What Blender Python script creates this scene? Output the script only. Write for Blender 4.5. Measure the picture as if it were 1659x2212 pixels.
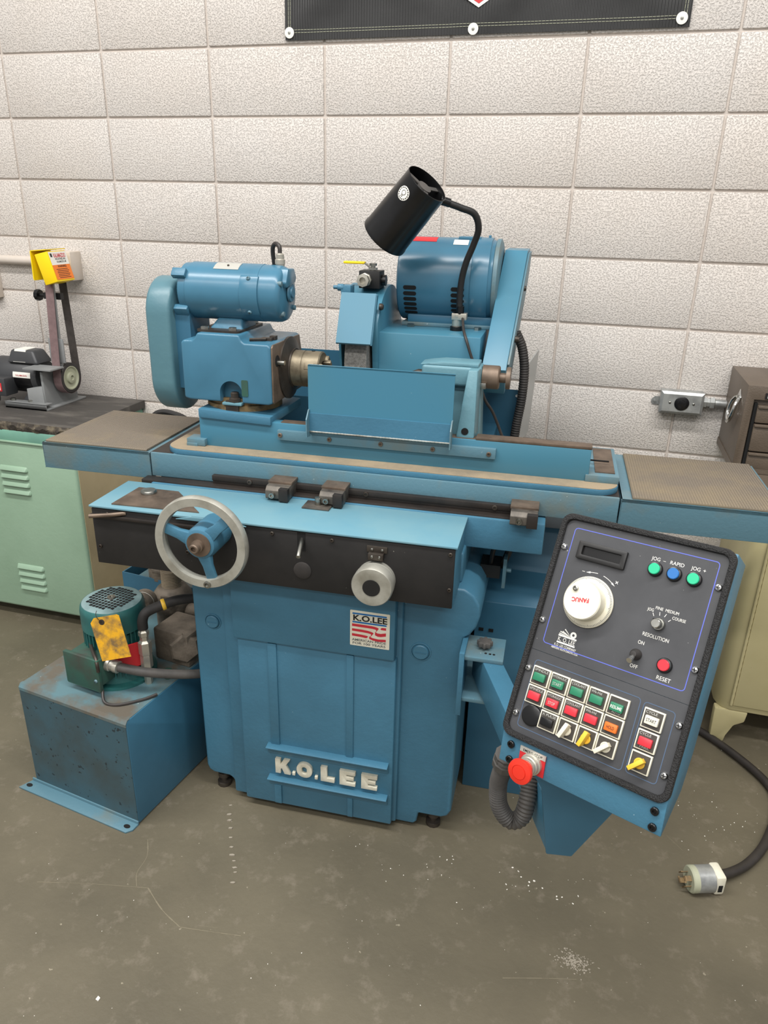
import bpy, bmesh, math, random
from mathutils import Matrix, Vector
random.seed(7)
for o in list(bpy.data.objects): bpy.data.objects.remove(o)
SC = bpy.context.scene
COL = SC.collection
PI = math.pi

# ------------------------------------------------------------------ camera
# world frame: x along the block wall, y into the wall (wall face at y = 0), z up
F_PX, YAW, PITCH, ROLL = 1598.96, -0.263937, 0.387599, 0.0244327
CAM = Vector((0.92695, -2.56769, 1.55117))
fwd = Vector((math.sin(YAW)*math.cos(PITCH), math.cos(YAW)*math.cos(PITCH), -math.sin(PITCH)))
rgt = Vector((math.cos(YAW), -math.sin(YAW), 0)); upv = rgt.cross(fwd)
r2 = rgt*math.cos(ROLL)+upv*math.sin(ROLL); u2 = -rgt*math.sin(ROLL)+upv*math.cos(ROLL)
cd = bpy.data.cameras.new('camera'); cam = bpy.data.objects.new('camera', cd); COL.objects.link(cam)
cd.sensor_fit = 'VERTICAL'; cd.sensor_height = 36.0; cd.sensor_width = 27.0
cd.lens = 36.0*F_PX/2212.0
m = Matrix((r2, u2, -fwd)).transposed().to_4x4(); m.translation = CAM
cam.matrix_world = m
cd.clip_start = 0.05; cd.clip_end = 60
SC.camera = cam

# ------------------------------------------------------------------ world, lamps, exposure
w = bpy.data.worlds.new('world'); SC.world = w; w.use_nodes = True
bg = w.node_tree.nodes['Background']; bg.inputs[0].default_value = (1.0, 0.985, 0.97, 1); bg.inputs[1].default_value = 0.48
def area(name, loc, sx, sy, power, col=(1.0, 0.98, 0.95), rot=(0, 0, 0)):
    l = bpy.data.lights.new(name, 'AREA'); l.shape = 'RECTANGLE'; l.size = sx; l.size_y = sy
    l.energy = power; l.color = col
    o = bpy.data.objects.new(name, l); COL.objects.link(o); o.location = loc; o.rotation_euler = rot
    return o
# rows of ceiling strip fixtures of the workshop
area('ceiling_fixture', (0.3, -2.1, 4.2), 5.6, 0.30, 205)
area('ceiling_fixture', (0.3, -4.2, 4.2), 5.6, 0.30, 138)
area('ceiling_fixture', (0.3, -6.3, 4.2), 5.6, 0.30, 92)
SC.view_settings.view_transform = 'Standard'
SC.view_settings.look = 'None'
SC.view_settings.gamma = 1.0
SC.view_settings.use_curve_mapping = False
SC.view_settings.exposure = 0.0

# ------------------------------------------------------------------ materials
def lin(c):
    c = c/255.0
    return c/12.92 if c <= 0.04045 else ((c+0.055)/1.055)**2.4
def rgb(r, g, b): return (lin(r), lin(g), lin(b), 1.0)
MATS = {}
def mat(name, col, rough=0.5, metal=0.0, col2=None, vscale=6.0, vlo=0.4, vhi=0.7, bump=0.0, bscale=60.0,
        speck=None, sscale=120.0, sthr=0.70, detail=4.0, coord='pos', stretch=None, trans=0.0, alpha=1.0, spec=None):
    m = bpy.data.materials.new(name); m.use_nodes = True
    nt = m.node_tree; N = nt.nodes; L = nt.links
    b = N['Principled BSDF']
    b.inputs['Roughness'].default_value = rough; b.inputs['Metallic'].default_value = metal
    b.inputs['Base Color'].default_value = col
    if trans: b.inputs['Transmission Weight'].default_value = trans
    if alpha < 1: b.inputs['Alpha'].default_value = alpha
    if spec is not None: b.inputs['Specular IOR Level'].default_value = spec
    vec = None
    def getvec():
        nonlocal vec
        if vec is None:
            if coord == 'pos': vec = N.new('ShaderNodeNewGeometry').outputs['Position']
            else: vec = N.new('ShaderNodeTexCoord').outputs['Object']
            if stretch:
                mp = N.new('ShaderNodeMapping'); mp.inputs['Scale'].default_value = stretch
                L.new(vec, mp.inputs['Vector']); vec = mp.outputs['Vector']
        return vec
    def noise(scale, det=detail, rough_=0.6):
        n = N.new('ShaderNodeTexNoise'); n.inputs['Scale'].default_value = scale
        n.inputs['Detail'].default_value = det; n.inputs['Roughness'].default_value = rough_
        L.new(getvec(), n.inputs['Vector']); return n.outputs['Fac']
    def ramp(src, lo, hi):
        r = N.new('ShaderNodeMapRange'); r.inputs['From Min'].default_value = lo; r.inputs['From Max'].default_value = hi
        L.new(src, r.inputs['Value']); return r.outputs['Result']
    cur = None
    def mix(fac, a, bcol):
        x = N.new('ShaderNodeMix'); x.data_type = 'RGBA'
        L.new(fac, x.inputs[0])
        if hasattr(a, 'node'): L.new(a, x.inputs[6])
        else: x.inputs[6].default_value = a
        x.inputs[7].default_value = bcol
        return x.outputs[2]
    if col2 is not None: cur = mix(ramp(noise(vscale), vlo, vhi), col, col2)
    if speck is not None: cur = mix(ramp(noise(sscale, 2.0, 0.5), sthr, sthr+0.03), cur if cur else col, speck)
    if cur: L.new(cur, b.inputs['Base Color'])
    if bump:
        bp = N.new('ShaderNodeBump'); bp.inputs['Strength'].default_value = 1.0; bp.inputs['Distance'].default_value = bump
        L.new(noise(bscale, 3.0), bp.inputs['Height']); L.new(bp.outputs['Normal'], b.inputs['Normal'])
    MATS[name] = m
    return m
BLUE = rgb(66, 116, 141)
mat('blue', BLUE, 0.42, col2=rgb(61, 107, 130), vscale=5, bump=0.0006, bscale=90, speck=rgb(170, 195, 200), sscale=160, sthr=0.78)
mat('blue_top', rgb(112, 152, 164), 0.4, col2=rgb(98, 146, 164), vscale=6)  # paler, greyer blue, used on the apron top sheet only
mat('blue_gloss', BLUE, 0.27, col2=rgb(61, 107, 130), vscale=5, speck=rgb(150, 180, 188), sscale=160, sthr=0.79)
mat('blue_sheet', rgb(66, 122, 146), 0.36, col2=rgb(70, 122, 142), vscale=4, speck=rgb(190, 205, 205), sscale=170, sthr=0.79)
mat('blue_deep', rgb(58, 108, 134), 0.42, col2=rgb(52, 98, 122), vscale=4, speck=rgb(150, 175, 185), sscale=150, sthr=0.8)
mat('blue_worn', rgb(86, 122, 136), 0.45, col2=rgb(106, 116, 112), vscale=7, vlo=0.5, vhi=0.75, bump=0.0005, bscale=120, speck=rgb(180, 190, 190), sscale=140, sthr=0.76)
mat('blue_tank', rgb(58, 88, 100), 0.45, col2=rgb(58, 74, 78), vscale=5, vlo=0.42, vhi=0.62, detail=8, speck=rgb(34, 46, 52), sscale=60, sthr=0.66)
mat('blue_tank_top', rgb(88, 120, 128), 0.5, col2=rgb(98, 92, 82), vscale=7, vlo=0.45, vhi=0.62, detail=8, speck=rgb(190, 195, 190), sscale=110, sthr=0.75)
mat('pale_blue', rgb(100, 142, 154), 0.42, col2=rgb(88, 128, 140), vscale=9, bump=0.0006, bscale=80)
mat('guard_green', rgb(84, 122, 132), 0.36, col2=rgb(78, 116, 128), vscale=5, bump=0.0004, bscale=70)
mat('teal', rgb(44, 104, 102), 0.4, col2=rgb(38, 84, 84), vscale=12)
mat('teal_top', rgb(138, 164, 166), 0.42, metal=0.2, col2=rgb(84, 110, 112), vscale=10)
mat('teal_dirty', rgb(46, 86, 74), 0.55, col2=rgb(58, 62, 56), vscale=14)
mat('black', rgb(24, 24, 25), 0.5, col2=rgb(34, 33, 32), vscale=12, speck=rgb(120, 120, 115), sscale=200, sthr=0.8)
mat('black_panel', rgb(26, 25, 25), 0.6, col2=rgb(36, 34, 33), vscale=10, speck=rgb(110, 108, 100), sscale=180, sthr=0.765)
mat('black_gloss', rgb(12, 12, 13), 0.28, col2=rgb(20, 20, 22), vscale=14)
mat('rubber', rgb(40, 38, 37), 0.65, col2=rgb(58, 54, 52), vscale=14)
mat('hose_grey', rgb(74, 72, 70), 0.55, col2=rgb(92, 88, 84), vscale=20)
mat('console_black', rgb(58, 59, 62), 0.5, col2=rgb(70, 71, 74), vscale=9, speck=rgb(150, 150, 148), sscale=210, sthr=0.775)
mat('bezel', rgb(34, 34, 35), 0.55, bump=0.004, bscale=420)
mat('legend_grey', rgb(70, 66, 60), 0.5, col2=rgb(56, 53, 48), vscale=40)
mat('steel', rgb(176, 176, 170), 0.32, 1.0, col2=rgb(130, 128, 120), vscale=18)
mat('alu', rgb(186, 185, 175), 0.40, 0.5, col2=rgb(150, 147, 135), vscale=16, vlo=0.45, vhi=0.75)
mat('chrome', rgb(215, 215, 212), 0.18, 1.0)
mat('dark_steel', rgb(80, 74, 68), 0.45, 0.6, col2=rgb(58, 50, 44), vscale=18)
mat('brown_metal', rgb(120, 104, 90), 0.5, 0.5, col2=rgb(84, 72, 62), vscale=16)
mat('chuck_metal', rgb(136, 126, 106), 0.48, 0.6, col2=rgb(96, 87, 72), vscale=30)
mat('brass_dirt', rgb(148, 122, 82), 0.6, 0.2, col2=rgb(92, 78, 58), vscale=40)
mat('grease', rgb(122, 111, 98), 0.7, col2=rgb(84, 76, 66), vscale=18, bump=0.002, bscale=70)
mat('beige_dust', rgb(152, 136, 112), 0.75, col2=rgb(124, 114, 98), vscale=12, vlo=0.4, vhi=0.75, bump=0.0008, bscale=180)
mat('rail_black', rgb(52, 46, 42), 0.5, 0.3, col2=rgb(36, 34, 33), vscale=14)
mat('dog', rgb(104, 98, 90), 0.5, 0.4, col2=rgb(64, 60, 56), vscale=25)
mat('wheel_grit', rgb(150, 148, 143), 0.95, col2=rgb(112, 110, 106), vscale=160, bump=0.002, bscale=400)
mat('silver_print', rgb(205, 205, 198), 0.35, 0.5)
mat('white', rgb(232, 230, 222), 0.5)
mat('cream', rgb(226, 222, 204), 0.5, col2=rgb(212, 206, 184), vscale=20)
mat('letter_cream', rgb(222, 218, 200), 0.4, col2=rgb(196, 190, 170), vscale=30, metal=0.15)
mat('yellow', rgb(250, 214, 10), 0.42)
mat('knob_yellow', rgb(236, 190, 60), 0.45)
mat('orange', rgb(240, 128, 44), 0.5)
mat('button_orange', rgb(226, 112, 40), 0.4)
mat('red', rgb(200, 44, 50), 0.45)
mat('button_red', rgb(206, 50, 62), 0.35)
mat('estop', rgb(222, 52, 36), 0.35)
mat('button_green', rgb(44, 124, 92), 0.35)
mat('jewel_green', rgb(40, 186, 138), 0.3)
mat('jewel_blue', rgb(40, 108, 176), 0.3)
mat('line_blue', rgb(92, 104, 196), 0.5)
mat('line_dim', rgb(74, 92, 116), 0.5)
mat('print_blue', rgb(24, 104, 168), 0.45)
mat('print_red', rgb(196, 44, 58), 0.45)
mat('print_black', rgb(22, 22, 22), 0.5)
mat('print_grey', rgb(96, 98, 100), 0.5)
mat('tag_yellow', rgb(226, 168, 30), 0.6, col2=rgb(122, 98, 62), vscale=26, vlo=0.42, vhi=0.62, detail=9, coord='obj')
mat('mint', rgb(148, 176, 152), 0.42, col2=rgb(140, 168, 144), vscale=4, bump=0.0006, bscale=60)
mat('mint_rim', rgb(122, 172, 152), 0.42, col2=rgb(110, 156, 140), vscale=8)
mat('tan', rgb(186, 170, 134), 0.55, col2=rgb(168, 152, 118), vscale=4)
mat('cabinet_cream', rgb(190, 180, 138), 0.42, col2=rgb(180, 170, 126), vscale=4, speck=rgb(110, 100, 80), sscale=90, sthr=0.76)
mat('bench_black', rgb(66, 63, 60), 0.6, col2=rgb(104, 100, 94), vscale=5, vlo=0.5, vhi=0.75, detail=9, stretch=(1, 3, 1), bump=0.0006, bscale=60)
mat('bench_edge', rgb(58, 52, 46), 0.85, col2=rgb(120, 110, 92), vscale=24, vlo=0.5, vhi=0.68, detail=8, bump=0.004, bscale=60)
mat('chest_brown', rgb(96, 84, 72), 0.45, col2=rgb(88, 77, 66), vscale=8, bump=0.0008, bscale=220)
mat('galv', rgb(176, 178, 176), 0.35, 0.5, col2=rgb(136, 138, 138), vscale=24)
mat('wall_painted', rgb(206, 196, 186), 0.6, col2=rgb(196, 184, 170), vscale=9)
mat('sander_grey', rgb(140, 142, 142), 0.4, col2=rgb(128, 130, 130), vscale=8)
mat('motor_grey', rgb(62, 63, 65), 0.42, col2=rgb(54, 55, 57), vscale=10)
mat('belt_red', rgb(126, 104, 104), 0.9, col2=rgb(112, 92, 92), vscale=60)
mat('belt_back', rgb(74, 68, 64), 0.85, col2=rgb(62, 57, 53), vscale=60)
mat('wood', rgb(196, 178, 144), 0.8, col2=rgb(168, 148, 116), vscale=30, stretch=(1, 1, 8))
mat('hub_green', rgb(172, 174, 150), 0.5)
mat('void', rgb(10, 10, 10), 0.9)  # near-black for small parts and for shade painted in as holes and slots
mat('chip', rgb(226, 222, 212), 0.8)
mat('chip_dull', rgb(150, 142, 128), 0.85)
mat('scratch', rgb(122, 114, 95), 0.8)
mat('cord_black', rgb(44, 40, 38), 0.5, col2=rgb(58, 53, 50), vscale=14)
mat('nickel', rgb(196, 192, 180), 0.35, 0.7)
def glass_mat():
    m = mat('clear_plastic', rgb(176, 177, 174), 0.3)
    b = m.node_tree.nodes['Principled BSDF']; b.inputs['Alpha'].default_value = 0.8
    return m
glass_mat()
# ribbed rubber matting: fine diamond ribs as relief
def mat_ribbed():
    m = mat('ribbed_mat', rgb(122, 112, 99), 0.85, col2=rgb(140, 126, 102), vscale=6, vlo=0.45, vhi=0.72, detail=6)
    nt = m.node_tree; N = nt.nodes; L = nt.links; b = N['Principled BSDF']
    pos = N.new('ShaderNodeTexCoord').outputs['Object']
    hs = []
    for ang in (0.0, PI/2):
        mp = N.new('ShaderNodeMapping'); mp.inputs['Rotation'].default_value = (0, 0, ang)
        L.new(pos, mp.inputs['Vector'])
        wv = N.new('ShaderNodeTexWave'); wv.inputs['Scale'].default_value = 52.0
        L.new(mp.outputs['Vector'], wv.inputs['Vector']); hs.append(wv.outputs['Fac'])
    mx = N.new('ShaderNodeMath'); mx.operation = 'MULTIPLY'; L.new(hs[0], mx.inputs[0]); L.new(hs[1], mx.inputs[1])
    bp = N.new('ShaderNodeBump'); bp.inputs['Distance'].default_value = 0.003; bp.inputs['Strength'].default_value = 1.0
    L.new(mx.outputs[0], bp.inputs['Height']); L.new(bp.outputs['Normal'], b.inputs['Normal'])
mat_ribbed()
# painted concrete block: flat enamel over a pitted face
def mat_block():
    m = mat('block_paint', rgb(219, 213, 207), 0.5, col2=rgb(213, 204, 195), vscale=1.6, vlo=0.35, vhi=0.75, detail=5, speck=rgb(198, 188, 177), sscale=140, sthr=0.70)
    nt = m.node_tree; N = nt.nodes; L = nt.links; b = N['Principled BSDF']
    pos = N.new('ShaderNodeNewGeometry').outputs['Position']
    n1 = N.new('ShaderNodeTexNoise'); n1.inputs['Scale'].default_value = 185; n1.inputs['Detail'].default_value = 4; n1.inputs['Roughness'].default_value = 0.6
    L.new(pos, n1.inputs['Vector'])
    r = N.new('ShaderNodeMapRange'); r.inputs['From Min'].default_value = 0.30; r.inputs['From Max'].default_value = 0.52
    L.new(n1.outputs['Fac'], r.inputs['Value'])
    bp = N.new('ShaderNodeBump'); bp.inputs['Distance'].default_value = 0.0022; bp.inputs['Strength'].default_value = 0.9
    L.new(r.outputs['Result'], bp.inputs['Height']); L.new(bp.outputs['Normal'], b.inputs['Normal'])
    mat('mortar_paint', rgb(202, 192, 183), 0.6, bump=0.0015, bscale=90)
mat_block()
def mat_floor():
    m = mat('floor_concrete', rgb(103, 96, 79), 0.55, col2=rgb(88, 82, 67), vscale=2.2, vlo=0.36, vhi=0.68, detail=9,
            speck=rgb(140, 132, 114), sscale=60, sthr=0.735, bump=0.0007, bscale=70)
    nt = m.node_tree; N = nt.nodes; L = nt.links; b = N['Principled BSDF']
    src = b.inputs['Base Color'].links[0].from_socket
    pos = N.new('ShaderNodeNewGeometry').outputs['Position']
    n = N.new('ShaderNodeTexNoise'); n.inputs['Scale'].default_value = 14; n.inputs['Detail'].default_value = 10; n.inputs['Roughness'].default_value = 0.72
    L.new(pos, n.inputs['Vector'])
    r = N.new('ShaderNodeMapRange'); r.inputs['From Min'].default_value = 0.54; r.inputs['From Max'].default_value = 0.72
    r.inputs['To Max'].default_value = 0.55; L.new(n.outputs['Fac'], r.inputs['Value'])
    x = N.new('ShaderNodeMix'); x.data_type = 'RGBA'; L.new(r.outputs['Result'], x.inputs[0]); L.new(src, x.inputs[6]); x.inputs[7].default_value = rgb(136, 126, 112)
    L.new(x.outputs[2], b.inputs['Base Color'])
mat_floor()

# ------------------------------------------------------------------ mesh helpers
def spline(pts, n=6):
    P = [Vector(p) for p in pts]
    if len(P) < 3: return P
    out = []
    for i in range(len(P)-1):
        p0 = P[i-1] if i else P[0]*2-P[1]
        p1, p2 = P[i], P[i+1]
        p3 = P[i+2] if i+2 < len(P) else P[-1]*2-P[-2]
        for k in range(n):
            t = k/n
            out.append(0.5*((2*p1)+(p2-p0)*t+(2*p0-5*p1+4*p2-p3)*t*t+(3*p1-p0-3*p2+p3)*t**3))
    out.append(P[-1]); return out
def rrect(x0, x1, y0, y1, r, n=5):
    out = []
    for cx, cy, a0 in ((x1-r, y1-r, 0), (x0+r, y1-r, PI/2), (x0+r, y0+r, PI), (x1-r, y0+r, 1.5*PI)):
        for k in range(n+1):
            a = a0+PI/2*k/n; out.append((cx+r*math.cos(a), cy+r*math.sin(a)))
    return out
def circ(cx, cy, r, n=24, a0=0.0, a1=2*PI):
    full = abs(a1-a0-2*PI) < 1e-6
    k = n if full else n+1
    return [(cx+r*math.cos(a0+(a1-a0)*i/n), cy+r*math.sin(a0+(a1-a0)*i/n)) for i in range(k)]
TEXTCACHE = {}
def text_geo(s, offset=0.0):
    key = (s, offset)
    if key not in TEXTCACHE:
        cu = bpy.data.curves.new('t', 'FONT'); cu.body = s; cu.size = 1.0; cu.offset = offset; cu.resolution_u = 3
        ob = bpy.data.objects.new('t', cu)
        me = bpy.data.meshes.new_from_object(ob)
        vs = [v.co.copy() for v in me.vertices]; fs = [tuple(p.vertices) for p in me.polygons]
        bpy.data.objects.remove(ob); bpy.data.curves.remove(cu); bpy.data.meshes.remove(me)
        TEXTCACHE[key] = (vs, fs)
    return TEXTCACHE[key]
class MB:
    def __init__(s, xf=None):
        s.bm = bmesh.new(); s.xf = xf or Matrix(); s.mi = 0
    def v(s, p): return s.bm.verts.new(s.xf @ Vector(p))
    def f(s, vs):
        try:
            fc = s.bm.faces.new(vs); fc.material_index = s.mi; return fc
        except ValueError: return None
    def box(s, x0, x1, y0, y1, z0, z1):
        c = [s.v((x, y, z)) for z in (z0, z1) for y in (y0, y1) for x in (x0, x1)]
        for q in ((0, 2, 3, 1), (4, 5, 7, 6), (0, 1, 5, 4), (2, 6, 7, 3), (0, 4, 6, 2), (1, 3, 7, 5)): s.f([c[i] for i in q])
        return s
    def hexa(s, pts):
        c = [s.v(p) for p in pts]      # order: bottom 4 (ccw), top 4 (ccw)
        for q in ((3, 2, 1, 0), (4, 5, 6, 7), (0, 1, 5, 4), (1, 2, 6, 5), (2, 3, 7, 6), (3, 0, 4, 7)): s.f([c[i] for i in q])
        return s
    def prism(s, poly, axis, a, b):
        def P(p, h):
            if axis == 'x': return (h, p[0], p[1])
            if axis == 'y': return (p[0], h, p[1])
            return (p[0], p[1], h)
        A = [s.v(P(p, a)) for p in poly]; B = [s.v(P(p, b)) for p in poly]
        n = len(poly)
        s.f(A[::-1]); s.f(B)
        for i in range(n): s.f([A[i], A[(i+1) % n], B[(i+1) % n], B[i]])
        return s
    def frame(s, outer, inner, axis, a, b):
        def P(p, h):
            if axis == 'x': return (h, p[0], p[1])
            if axis == 'y': return (p[0], h, p[1])
            return (p[0], p[1], h)
        n = len(outer)
        R = [[s.v(P(p, h)) for p in q] for q, h in ((outer, a), (outer, b), (inner, b), (inner, a))]
        for k in range(4):
            X, Y = R[k], R[(k+1) % 4]
            for i in range(n): s.f([X[i], X[(i+1) % n], Y[(i+1) % n], Y[i]])
        return s
    def rev(s, prof, p0, d, seg=24, caps=True):
        d = Vector(d).normalized(); a = d.orthogonal().normalized(); b = d.cross(a); p0 = Vector(p0)
        rings = []
        for r, h in prof:
            if r < 1e-6: rings.append([s.v(p0+d*h)])
            else: rings.append([s.v(p0+d*h+a*(r*math.cos(2*PI*i/seg))+b*(r*math.sin(2*PI*i/seg))) for i in range(seg)])
        for X, Y in zip(rings, rings[1:]):
            for i in range(seg):
                j = (i+1) % seg
                if len(X) == 1 and len(Y) == 1: continue
                if len(X) == 1: s.f([X[0], Y[j], Y[i]])
                elif len(Y) == 1: s.f([X[i], X[j], Y[0]])
                else: s.f([X[i], X[j], Y[j], Y[i]])
        if caps:
            if len(rings[0]) > 1: s.f(rings[0][::-1])
            if len(rings[-1]) > 1: s.f(rings[-1])
        return s
    def cyl(s, p0, p1, r, r1=None, seg=20):
        p0, p1 = Vector(p0), Vector(p1); d = p1-p0
        return s.rev([(r, 0), (r if r1 is None else r1, d.length)], p0, d, seg)
    def tube(s, pts, r, seg=8, n=6, rib=None):
        P = spline(pts, n) if n > 1 else [Vector(p) for p in pts]
        if rib:
            # resample evenly so that ribs are regular
            step = rib[0]/2; Q = [P[0]]; acc = 0.0
            for a, b in zip(P, P[1:]):
                L = (b-a).length; t = step-acc
                while t <= L:
                    Q.append(a+(b-a)*(t/L)); t += step
                acc = L-(t-step)
            P = Q
        rings = []; t0 = (P[1]-P[0]).normalized(); a = t0.orthogonal().normalized()
        for i, p in enumerate(P):
            t = (P[min(i+1, len(P)-1)]-P[max(i-1, 0)]).normalized()
            a = (a-t*a.dot(t)).normalized(); b = t.cross(a)
            rr = r if not rib else (r if i % 2 else r-rib[1])
            rings.append([s.v(p+a*(rr*math.cos(2*PI*k/seg))+b*(rr*math.sin(2*PI*k/seg))) for k in range(seg)])
        for X, Y in zip(rings, rings[1:]):
            for i in range(seg): s.f([X[i], X[(i+1) % seg], Y[(i+1) % seg], Y[i]])
        s.f(rings[0][::-1]); s.f(rings[-1]); return s
    def text(s, body, o, xd, yd, h, width=None, depth=0.0003, offset=0.0, align='l'):
        vs, fs = text_geo(body, offset)
        if not vs: return s
        x0 = min(v.x for v in vs); x1 = max(v.x for v in vs)
        y1 = 0.70
        sy = h/y1; sx = width/(x1-x0) if width else sy
        o = Vector(o); xd = Vector(xd).normalized(); yd = Vector(yd).normalized(); nd = xd.cross(yd)
        sh = {'l': 0.0, 'c': -(x1-x0)*sx/2, 'r': -(x1-x0)*sx}[align]
        A = [s.v(o+xd*((v.x-x0)*sx+sh)+yd*(v.y*sy)+nd*depth) for v in vs]
        for q in fs: s.f([A[i] for i in q])
        if depth > 0.001:
            B = [s.v(o+xd*((v.x-x0)*sx+sh)+yd*(v.y*sy)) for v in vs]
            cnt = {}
            for q in fs:
                for i in range(len(q)):
                    e = (q[i], q[(i+1) % len(q)]); cnt[e] = cnt.get(e, 0)+1
            for (i, j) in list(cnt):
                if (j, i) not in cnt: s.f([A[j], A[i], B[i], B[j]])
        return s
    def mesh(s, name, bevel=0.0, seg=2, ang=0.6, smooth=0.6, recalc=True):
        if recalc: bmesh.ops.recalc_face_normals(s.bm, faces=s.bm.faces)
        if bevel:
            bmesh.ops.remove_doubles(s.bm, verts=s.bm.verts, dist=1e-6)
            ed = [e for e in s.bm.edges if len(e.link_faces) == 2 and e.calc_face_angle(0) > ang]
            bmesh.ops.bevel(s.bm, geom=ed, offset=bevel, segments=seg, profile=0.5, affect='EDGES', clamp_overlap=True)
        me = bpy.data.meshes.new(name); s.bm.to_mesh(me); s.bm.free()
        me.polygons.foreach_set('use_smooth', [True]*len(me.polygons))
        me.set_sharp_from_angle(angle=smooth)
        return me
def link(name, me, mats, parent=None, xf=None):
    o = bpy.data.objects.new(name, me); COL.objects.link(o)
    if me is not None and mats is not None and len(me.materials) == 0:
        for q in ([mats] if isinstance(mats, str) else mats): me.materials.append(MATS[q])
    if parent is not None: o.parent = parent
    if xf is not None: o.matrix_basis = xf
    return o
def part(name, mb, mats, parent=None, bevel=0.0, xf=None, **kw):
    return link(name, mb.mesh(name, bevel, **kw), mats, parent, xf)
def tag(o, label, cat, group=None, kind=None):
    if label: o['label'] = label
    if cat: o['category'] = cat
    if group: o['group'] = group
    if kind: o['kind'] = kind
    return o
def thing(name, label, cat, xf=None, group=None):
    o = bpy.data.objects.new(name, None); COL.objects.link(o); o.empty_display_size = 0.05
    if xf is not None: o.matrix_basis = xf
    return tag(o, label, cat, group)
def T(x, y, z): return Matrix.Translation((x, y, z))
def RZ(a): return Matrix.Rotation(a, 4, 'Z')
def boolean(ob, cutter_mb):
    """cut a recess: evaluated once, no helper object is left behind"""
    c = link('cutter', cutter_mb.mesh('cutter'), None)
    c.parent = ob.parent
    md = ob.modifiers.new('b', 'BOOLEAN'); md.operation = 'DIFFERENCE'; md.object = c; md.solver = 'EXACT'
    bpy.context.view_layer.update()
    dg = bpy.context.evaluated_depsgraph_get()
    me = bpy.data.meshes.new_from_object(ob.evaluated_get(dg))
    ob.modifiers.clear(); ob.data = me
    me.set_sharp_from_angle(angle=0.6)
    bpy.data.objects.remove(c)
# shared little hardware meshes: axis along -y (towards the viewer), base at origin
def screw_mesh(r, h, kind='pan'):
    b = MB()
    if kind == 'socket':
        b.rev([(r, 0), (r, h*0.8), (r*0.85, h), (r*0.5, h), (r*0.5, h*0.35), (0, h*0.35)], (0, 0, 0), (0, -1, 0), 12)
    elif kind == 'hex':
        b.rev([(r*1.15, 0), (r*1.15, h*0.9), (r, h)], (0, 0, 0), (0, -1, 0), 6)
    else:
        b.rev([(r, 0), (r*0.96, h*0.4), (r*0.7, h*0.85), (r*0.3, h), (0, h)], (0, 0, 0), (0, -1, 0), 14)
        b.mi = 1
        b.box(-r*0.55, r*0.55, -h*1.04, -h*0.8, -r*0.1, r*0.1); b.box(-r*0.1, r*0.1, -h*1.04, -h*0.8, -r*0.55, r*0.55)
    return b.mesh('screw')

# ================================================================== the setting
BW, BH = 0.4064, 0.2032
b = MB(); b.box(-2.9, 3.9, 0.0068, 0.25, 0.0, 3.7)
wall = tag(part('wall_back', b, 'mortar_paint'), 'cream painted concrete block wall behind the machines', None, kind='structure')
b = MB(); g = 0.0034
b.box(g, BW-g, 0.0, 0.012, g, BH-g)
blk = b.mesh('block', bevel=0.0045, seg=2); blk.materials.append(MATS['block_paint'])
rb = random.Random(3)
for c in range(-7, 9):
    for r in range(0, 14):
        o = link('block', blk, None, wall, T(c*BW, rb.uniform(-0.0008, 0.0008), r*BH))
b = MB(); b.box(-4.0, 5.0, -7.0, 0.25, -0.1, 0.0)
tag(part('floor', b, 'floor_concrete'), 'worn grey brown sealed concrete workshop floor', None, kind='structure')

# ================================================================== cylindrical grinder
# local frame: x along the table, y towards the wall, z up
MX = T(0.36, -1.068, 0) @ RZ(math.radians(2.6))
G = thing('cylindrical_grinder', 'large blue cylindrical grinding machine standing on levelling feet before the block wall', 'grinding machine', MX)
SCREW_SOCK = screw_mesh(0.0055, 0.005, 'socket')
SCREW_PAN = screw_mesh(0.0055, 0.004, 'pan')
BOLT_HEX = screw_mesh(0.009, 0.008, 'hex')
def screws(name, me, mats, parent, pts, rot=None):
    for p in pts: link(name, me, mats, parent, T(*p) @ (rot or Matrix()))
UPR = Matrix.Rotation(-PI/2, 4, 'X')      # turns hardware axis from -y to +z

# ---- base casting
out = [(-.336, .085), (-.330, .068), (-.315, .06), (-.268, .058), (-.258, .05), (-.252, .03), (-.236, .016), (.262, .012), (.270, .022), (.274, .052),
       (.335, .052), (.352, .060), (.361, .08), (.361, .612), (.375, .622), (.389, .645), (.396, .675), (.392, .705), (.378, .728), (.355, .742), (-.338, .742)]
b = MB(); b.prism(out, 'y', 0.0, 0.46); b.box(-.33, .345, .03, .44, .742, .82)
base = part('base_casting', b, 'blue', G, bevel=0.008, seg=3)
b = MB(); b.box(-.248, .216, -.014, .004, .02, .742); part('front_step', b, 'blue', base, bevel=0.006)
b = MB(); b.box(-.206, .206, -.032, -.01, .026, .543); part('door_panel', b, 'blue', base, bevel=0.004)
b = MB(); b.box(-.213, .203, -.041, -.01, .545, .742); part('upper_cover', b, 'blue', base, bevel=0.005)
for (x0, x1) in ((-.124, -.100), (.082, .101)):
    b = MB(); b.box(x0, x1, -.0365, -.03, .229, .541); part('rib', b, 'blue', base, bevel=0.002)
    b = MB(); b.box(x0+.004, x1, -.0365, -.03, .03, .093); part('rib', b, 'blue', base, bevel=0.002)
for z in (.229, .124):
    b = MB(); b.prism([(-.03, z-.030), (-.036, z-.030), (-.039, z-.008), (-.054, z-.003), (-.054, z), (-.03, z+.002)], 'x', -.134, .196)
    part('ledge', b, 'blue', base, bevel=0.0015)
xs = [('K', -.113, -.072), ('.', -.066, -.058), ('O', -.053, -.010), ('.', -.003, .005), ('L', .014, .052), ('E', .066, .109), ('E', .125, .168)]
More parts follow.
